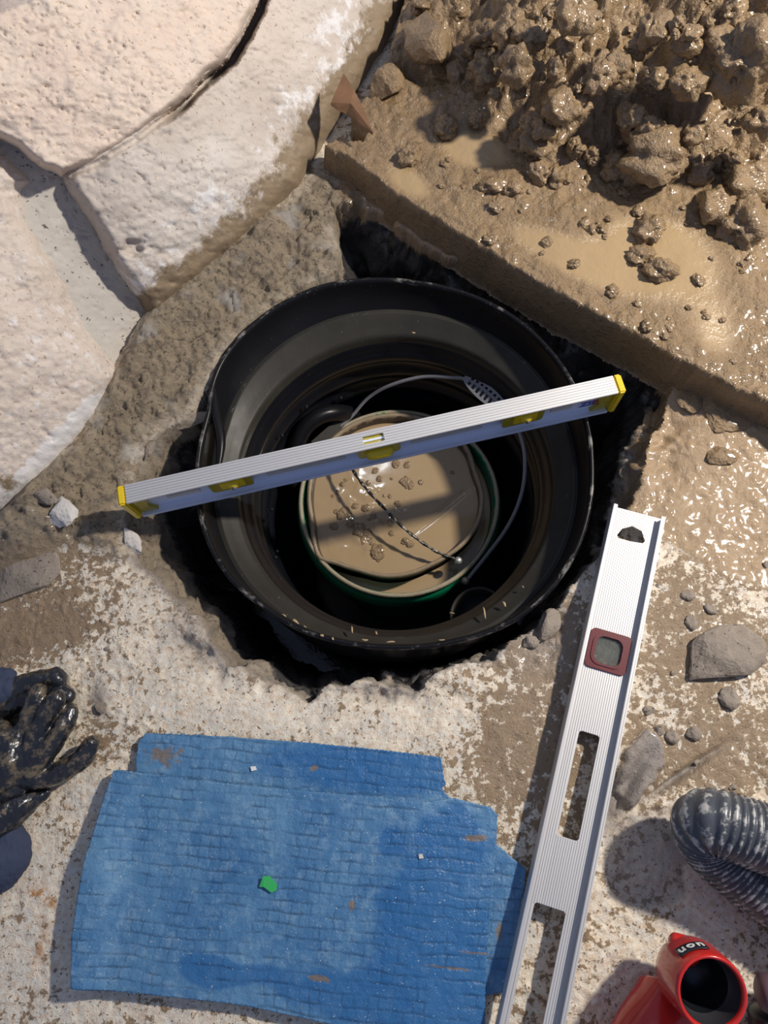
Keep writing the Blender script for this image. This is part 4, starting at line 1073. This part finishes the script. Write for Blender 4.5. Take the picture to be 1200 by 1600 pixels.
# ------------------------------------------------------------------ blue rubber mats
def mat_sheet(poly, z, label, ang, lift=None, thick=.0035, wetb=(), dirtb=(), step=.00125, seed=0, cw=.0118, ch=.0112):
    pw = [P(u, v, z) for u, v in poly]; pp = [(p.x, p.y) for p in pw]
    c = np.array(pp); xs = np.arange(c[:, 0].min() - step, c[:, 0].max() + 2 * step, step); ys = np.arange(c[:, 1].min() - step, c[:, 1].max() + 2 * step, step)
    X, Y = np.meshgrid(xs, ys)
    d, nx_, ny_ = sdf(pp, X, Y, near=True)
    U, V = proj(X, Y, np.full_like(X, z))
    ca, sa = math.cos(ang), math.sin(ang)
    A = (X * ca + Y * sa) + .0034 * fbm(X / .02, Y / .02, 2, 500 + seed); B = (-X * sa + Y * ca) + .0028 * fbm(X / .03, Y / .02, 2, 510 + seed) + .002 * fbm(X / .1, Y / .1, 1, 5)
    row = np.floor(B / ch); fr_b = B / ch - row; sh_ = RV[_h(row.astype(np.int64), row.astype(np.int64) * 3 + seed)] * .55
    colm = np.floor(A / cw + sh_); fr_a = A / cw + sh_ - colm
    ea = np.minimum(fr_a, 1 - fr_a) * cw; eb = np.minimum(fr_b, 1 - fr_b) * ch
    cell = RW[_h(colm.astype(np.int64), row.astype(np.int64), seed)]
    ga = ss(.0010, .0002, ea) * (.35 + .5 * (cell > .35)); gb = ss(.0013, .0002, eb)
    groove = np.clip(np.maximum(ga * .75, gb) * (.5 + 1.1 * fbm(X / .018, Y / .014, 3, 520 + seed)), 0, 1)
    Z = z + .0007 * (1 - groove) + .0004 * cell + .0005 * fbm(X / .01, Y / .01, 2, 530)
    if lift is not None: Z = Z + lift(U, V, d)
    keepv = d > -step
    kc = (d[:-1, :-1] + d[1:, 1:] + d[1:, :-1] + d[:-1, 1:]) > 0
    out = d < 0
    X = np.where(out, nx_, X); Y = np.where(out, ny_, Y)
    wm = 0 * U; dm = 0 * U
    for b in wetb: wm = wm + b[-1] * blob(U, V, *b[:-1])
    for b in dirtb: dm = dm + b[-1] * blob(U, V, *b[:-1])
    me = grid_mesh('blue_mat', X, Y, Z, kc, dict(groove=groove, cell=cell, wet=np.clip(wm, 0, 1), dirt=np.clip(dm, 0, 1)))
    o = link('blue_mat', me, MT['mat'])
    sm = o.modifiers.new('thickness', 'SOLIDIFY'); sm.thickness = thick; sm.offset = -1
    return tag(o, label, 'mat', 'blue rubber mat pieces on the floor')
adir = (P(660, 1253) - P(176, 1204)); ang = math.atan2(adir.y, adir.x)
mat_sheet([(776,1318),(798,1338),(822,1357),(819,1385),(812,1420),(804,1480),(800,1500),(799,1546),(756,1556),(700,1560),(680,1340)], .0065,
          'narrow blue mat strip tucked under the largest mat beside the silver level', ang, seed=5, dirtb=((780,1440,10,50,0,.7),(765,1500,12,30,0,.4)), lift=lambda U, V, d: .0025 * blob(U, V, 800, 1400, 40, 200))
mat_sheet([(228,1145),(340,1150),(480,1160),(600,1172),(690,1183),(692,1205),(697,1226),(690,1232),(700,1243),(709,1252),(712,1300),(300,1290),(212,1230),(212,1190),(216,1160)], .0085,
          'darker blue mat whose muddy corner shows above the largest mat', ang, seed=9, wetb=((600,1200,200,60,5,.8),(300,1190,120,40,5,.3)), dirtb=((255,1180,50,30,10,.75),(490,1200,10,8,0,.8),(500,1185,140,10,5,.3),(570,1215,40,14,0,.4)))
mat_sheet([(178,1203),(186,1204),(400,1229),(560,1243),(660,1253),(712,1247),(740,1255),(768,1262),(778,1274),(776,1320),(770,1400),(764,1450),(760,1500),(757,1640),(640,1640),(560,1612),(480,1592),(380,1571),(300,1561),(225,1553),(150,1546),(118,1540),(119,1460),(127,1400),(137,1345),(150,1300),(166,1235)], .0155,
          'largest blue rubber mat with a green scrap on it, on top of the others', ang, seed=2,
          lift=lambda U, V, d: .010 * ss(60, 0, U - 118 - .18 * (1540 - V)) * ss(1190, 1350, V) - .003 * ss(620, 780, U) + .0015 * fbm(U / 140, V / 140, 2, 77),
          wetb=((710,1300,60,50,20,.75),(700,1500,110,160,0,.8),(320,1515,42,26,15,1.3),(610,1315,18,22,0,1.0),(225,1300,30,30,0,.5),(400,1520,40,20,0,.6),(640,1420,70,70,0,.5),(420,1290,60,30,0,.3),(560,1560,160,50,5,.7)),
          dirtb=((745,1310,20,7,0,1.2),(550,1415,16,16,0,.7),(497,1528,22,8,10,.9),(700,1512,60,4,8,.8),(745,1490,40,4,5,.8),(640,1280,14,14,0,.5),(390,1310,40,10,0,.35),(270,1230,80,8,5,.4)))
def scrap(name, pts, z, mat, label, cat):
    pw = [P(u, v, z + dz) for u, v, dz in pts]; c = sum(pw, Vector()) / len(pw)
    bm = bmesh.new(); vt = [bm.verts.new(p - c) for p in pw]; vb = [bm.verts.new(p - c - Vector((0, 0, .001))) for p in pw]
    bm.faces.new(vt); bm.faces.new(vb[::-1]); n_ = len(vt)
    for i in range(n_): bm.faces.new((vt[i], vb[i], vb[(i + 1) % n_], vt[(i + 1) % n_]))
    bmesh.ops.triangulate(bm, faces=[f for f in bm.faces if len(f.verts) > 4])
    o = bm_obj(name, bm, mat); o.location = c; tag(o, label, cat)
scrap('green_scrap', [(411,1369,.004),(421,1369,.004),(433,1382,.003),(432,1391,.001),(424,1395,.001),(412,1386,.002),(405,1386,.001)], .0175, MT['gscrap'], 'bright green torn scrap lying on the largest blue mat', 'scrap')
scrap('white_scrap', [(391,1198,.001),(399,1197,.001),(401,1203,.001),(393,1205,.001)], .0105, MT['white'], 'tiny white chip on the darker blue mat', 'scrap')
scrap('pale_scrap', [(654,1335,.001),(660,1334,.001),(662,1341,.001),(655,1342,.001)], .0172, MT['pale'], 'tiny pale chip at the right of the largest blue mat', 'scrap')

# ------------------------------------------------------------------ gloves
def blob_mesh(name, chains, mat, voxel=.0016, smooth=4, mud=.5, wr=.0032):
    """union of tapered capsules, melted into one skin"""
    bm = bmesh.new()
    for ch in chains:
        pts = smooth_path([(*P(u, v, z), r * PXM * 1.10) for u, v, z, r in ch], max(14, 7 * len(ch)))
        for i in range(len(pts)):
            x, y, z, r = pts[i]; f = 1.0
            bmesh.ops.create_icosphere(bm, subdivisions=2, radius=max(r, .002), matrix=Matrix.Translation((x, y, z)))
    me = bpy.data.meshes.new(name); bm.to_mesh(me); bm.free()
    o = link(name, me, mat, smooth=True)
    r = o.modifiers.new('r', 'REMESH'); r.mode = 'VOXEL'; r.voxel_size = voxel; r.use_smooth_shade = True
    s = o.modifiers.new('s', 'SMOOTH'); s.iterations = smooth; s.factor = .5
    dg = bpy.context.evaluated_depsgraph_get(); ev = o.evaluated_get(dg); m2 = bpy.data.meshes.new_from_object(ev)
    o.modifiers.clear(); o.data = m2; m2.name = name
    co = np.zeros(len(m2.vertices) * 3, np.float32); m2.vertices.foreach_get('co', co); co = co.reshape(-1, 3)
    nr = np.zeros(len(m2.vertices) * 3, np.float32); m2.vertices.foreach_get('normal', nr); nr = nr.reshape(-1, 3)
    w_ = fbm3(co[:, 0] / .010, co[:, 1] / .022, co[:, 2] / .014, 4, 600, .6) * wr
    co += nr * w_[:, None]; m2.vertices.foreach_set('co', co.ravel())
    t = m2.attributes.new('mud', 'FLOAT', 'POINT'); t.data.foreach_set('value', np.full(len(m2.vertices), mud, np.float32)); m2.update()
    if not m2.materials: m2.materials.append(mat)
    m2.polygons.foreach_set('use_smooth', [True] * len(m2.polygons))
    return o
def gloves():
    # glove on top, fingers curled towards the pit
    e = empty('work_glove', P(30, 1200, 0)); tag(e, 'upper muddy black rubber glove with its fingers curled and thumb sticking out right', 'glove', 'pair of muddy gloves')
    ch = [[(-70,1215,.030,44),(-30,1205,.030,44),(10,1195,.032,34),(30,1180,.033,26)],
          [(-60,1160,.032,38),(-20,1160,.034,34),(15,1165,.035,28)],
          [(-20,1240,.026,22),(10,1232,.026,18),(45,1215,.026,14)],
          [(10,1190,.034,22),(32,1150,.038,14),(44,1118,.042,11.5),(56,1090,.046,11),(62,1080,.044,10)],
          [(32,1190,.034,22),(60,1140,.040,13.5),(74,1112,.044,13),(88,1092,.044,12.5)],
          [(48,1198,.032,20),(82,1160,.036,13.5),(102,1130,.034,12.5),(110,1112,.032,11)],
          [(28,1212,.030,18),(70,1214,.027,14),(100,1203,.024,14.5),(126,1186,.024,14.5),(142,1162,.024,11)]]
    o = blob_mesh('glove_body', ch, MT['glove'], mud=.55); o.parent = e; o.location = -e.location
    # second glove beneath
    e = empty('work_glove', P(20, 1280, 0)); tag(e, 'lower black glove lying partly under the other, its fingertips showing above and cuff below', 'glove', 'pair of muddy gloves')
    ch = [[(-60,1310,.018,34),(-20,1290,.018,32),(20,1265,.018,22),(50,1248,.016,12),(72,1238,.014,7)],
          [(-60,1120,.018,34),(-20,1105,.020,30),(15,1085,.024,20),(50,1066,.026,15),(86,1060,.024,14),(92,1061,.024,12)],
          [(20,1100,.018,20),(60,1090,.020,14),(90,1082,.020,13),(106,1088,.018,12)],
          [(-60,1200,.014,30),(-20,1250,.014,30),(-20,1180,.014,30)]]
    o = blob_mesh('glove_body', ch, MT['glove'], mud=.2); o.parent = e; o.location = -e.location
    ch = [[(-50,1350,.010,44),(-10,1345,.010,38),(14,1340,.010,28)],[(-40,1370,.008,30),(0,1362,.008,26)],[(10,1310,.010,24),(20,1325,.010,22)]]
    o = blob_mesh('cuff', ch, MT['navy'], mud=0, smooth=10); o.parent = e; o.location = -e.location
    ch = [[(-50,1090,.026,30),(-16,1084,.028,26),(8,1078,.030,20)],[(-30,1065,.026,18),(2,1060,.028,15),(14,1056,.028,10)]]
    o = blob_mesh('knit_back', ch, MT['navy'], mud=0); o.parent = e; o.location = -e.location
gloves()

# ------------------------------------------------------------------ corrugated duct hose
def duct():
    pts = [(1420,1420,.060),(1330,1366,.066),(1255,1334,.072),(1200,1312,.074),(1150,1294,.074),(1118,1285,.070),(1102,1288,.060),(1104,1303,.048),(1120,1324,.040),(1148,1350,.036),(1190,1382,.035),(1245,1418,.035),(1330,1470,.035),(1420,1530,.035)]
    s = smooth_path([tuple(P(*p)) for p in pts], 900)
    seg = np.linalg.norm(np.diff(s, axis=0), axis=1); L = np.concatenate([[0], np.cumsum(seg)])
    n_ = int(L[-1] / .0008); li = np.linspace(0, L[-1], n_); s = np.stack([np.interp(li, L, s[:, k]) for k in range(3)], -1)
    wv = .5 + .5 * np.cos(li / .0060 * 2 * math.pi); wv = wv ** .7
    rad = .0305 + .0028 * wv
    o = tube('duct_hose', s, list(rad), MT['hose'], None, 56, dict(ridge=wv)); return tag(o, 'flexible grey corrugated duct hose folded in a tight bend at the right edge', 'hose')
duct()

# ------------------------------------------------------------------ red tool
def red_tool():
    zt = .105
    c = P(1113, 1553, zt); R = .0322
    tip = Vector((.02, -.06, 1)).normalized()
    e = empty('red_nozzle', (c.x, c.y, 0)); tag(e, 'glossy red cast fitting with a round open socket and a black sticker', 'tool')
    m_ = Matrix.Translation(c - Vector((c.x, c.y, 0))) @ Vector((0, 0, 1)).rotation_difference(tip).to_matrix().to_4x4()
    o = lathe('socket', [(R*.80,-.064),(R*.98,-.056),(R*1.05,-.044),(R*1.03,-.02),(R,-.004),(R*.97,0),(R*.93,.001),(R*.87,-.001),(R*.85,-.004),(R*.845,-.012)], MT['red'], e, 72); o.matrix_local = m_
    o = lathe('bore_ring', [(R*.85,-.004),(R*.84,-.008),(R*.765,-.024),(R*.75,-.0245)], MT['steel'], e, 64); o.matrix_local = m_
    o = lathe('bore', [(R*.75,-.024),(R*.74,-.03),(R*.72,-.032),(R*.70,-.058),(.0005,-.060)], MT['bore'], e, 64); o.matrix_local = m_
    # body running down to the lower left
    def q(u, v, z): return tuple(P(u, v, z) - Vector((c.x, c.y, 0)))
    s = smooth_path([q(1052,1556,.012), q(1040,1580,.020), q(1012,1625,.031), q(985,1680,.036), q(950,1760,.036)], 30)
    o = tube('body', s, [.010, .018, .025, .030] + [.034] * 27, MT['red'], e, 40)
    s = smooth_path([q(1085,1492,.050), q(1068,1478,.052), q(1055,1470,.053), q(1046,1465,.053)], 14)
    o = tube('tab', s, [.0125, .012, .0115, .011, .0105, .010, .0095, .009, .0085, .008, .0075, .007, .0065, .005, .003], MT['red'], e, 16)
    # black sticker on the collar with white letters
    ml = m_
    a0 = math.atan2((P(1084, 1470, zt) - c).y, (P(1084, 1470, zt) - c).x)
    co = []; qd = []
    da = .42; z0, z1 = -.010, -.026
    for i in range(13):
        a = a0 - da + 2 * da * i / 12
        for z_, r_ in ((z0, R * 1.015 + .0012), (z1, R * 1.036 + .0012)):
            co.append((r_ * math.cos(a), r_ * math.sin(a), z_))
    for i in range(12): qd.append((2*i, 2*i+1, 2*i+3, 2*i+2))
    st = link('sticker', mesh_np('sticker', co, qd), MT['dark'], e); st.matrix_local = ml
    sm = st.modifiers.new('t', 'SOLIDIFY'); sm.thickness = .0006; sm.offset = 0
    for k, ch in enumerate('uon'):
        a = a0 + .27 - .26 * k
        r_ = R * 1.03 + .0020
        nrm = Vector((math.cos(a), math.sin(a), .03)).normalized(); up = Vector((0, 0, -1)); xx = up.cross(nrm).normalized(); up = nrm.cross(xx)
        mm = Matrix((xx, up, nrm)).transposed().to_4x4(); mm.translation = nrm * r_ + Vector((0, 0, -.0150))
        text_mesh('letter', ch, .0145, MT['white'], st, mm, center=True)
MT['steel'] = simple('machined_steel', (0.16, 0.16, 0.18), .3, .8)
MT['bore'] = simple('machined_bore', (0.025, 0.03, 0.04), .25, .6)
red_tool()
def knob_tool():
    e = empty('hand_tool', P(1195, 1590, 0)); tag(e, 'dark tool with a purple brown rounded end in the lower right corner', 'tool')
    def q(u, v, z): return tuple(P(u, v, z) - e.location)
    s = smooth_path([q(1182,1552,.052), q(1196,1552,.052), q(1225,1550,.050), q(1270,1548,.048)], 16)
    tube('rounded_end', s, [.006, .011, .0135, .015, .016] + [.017] * 12, MT['purple'], e, 24)
    s = smooth_path([q(1212,1578,.028), q(1212,1600,.026), q(1216,1640,.026), q(1220,1690,.026)], 16)
    tube('black_grip', s, [.014, .021, .024, .025] + [.025] * 13, MT['dark'], e, 28)
knob_tool()
bpy.context.view_layer.update()
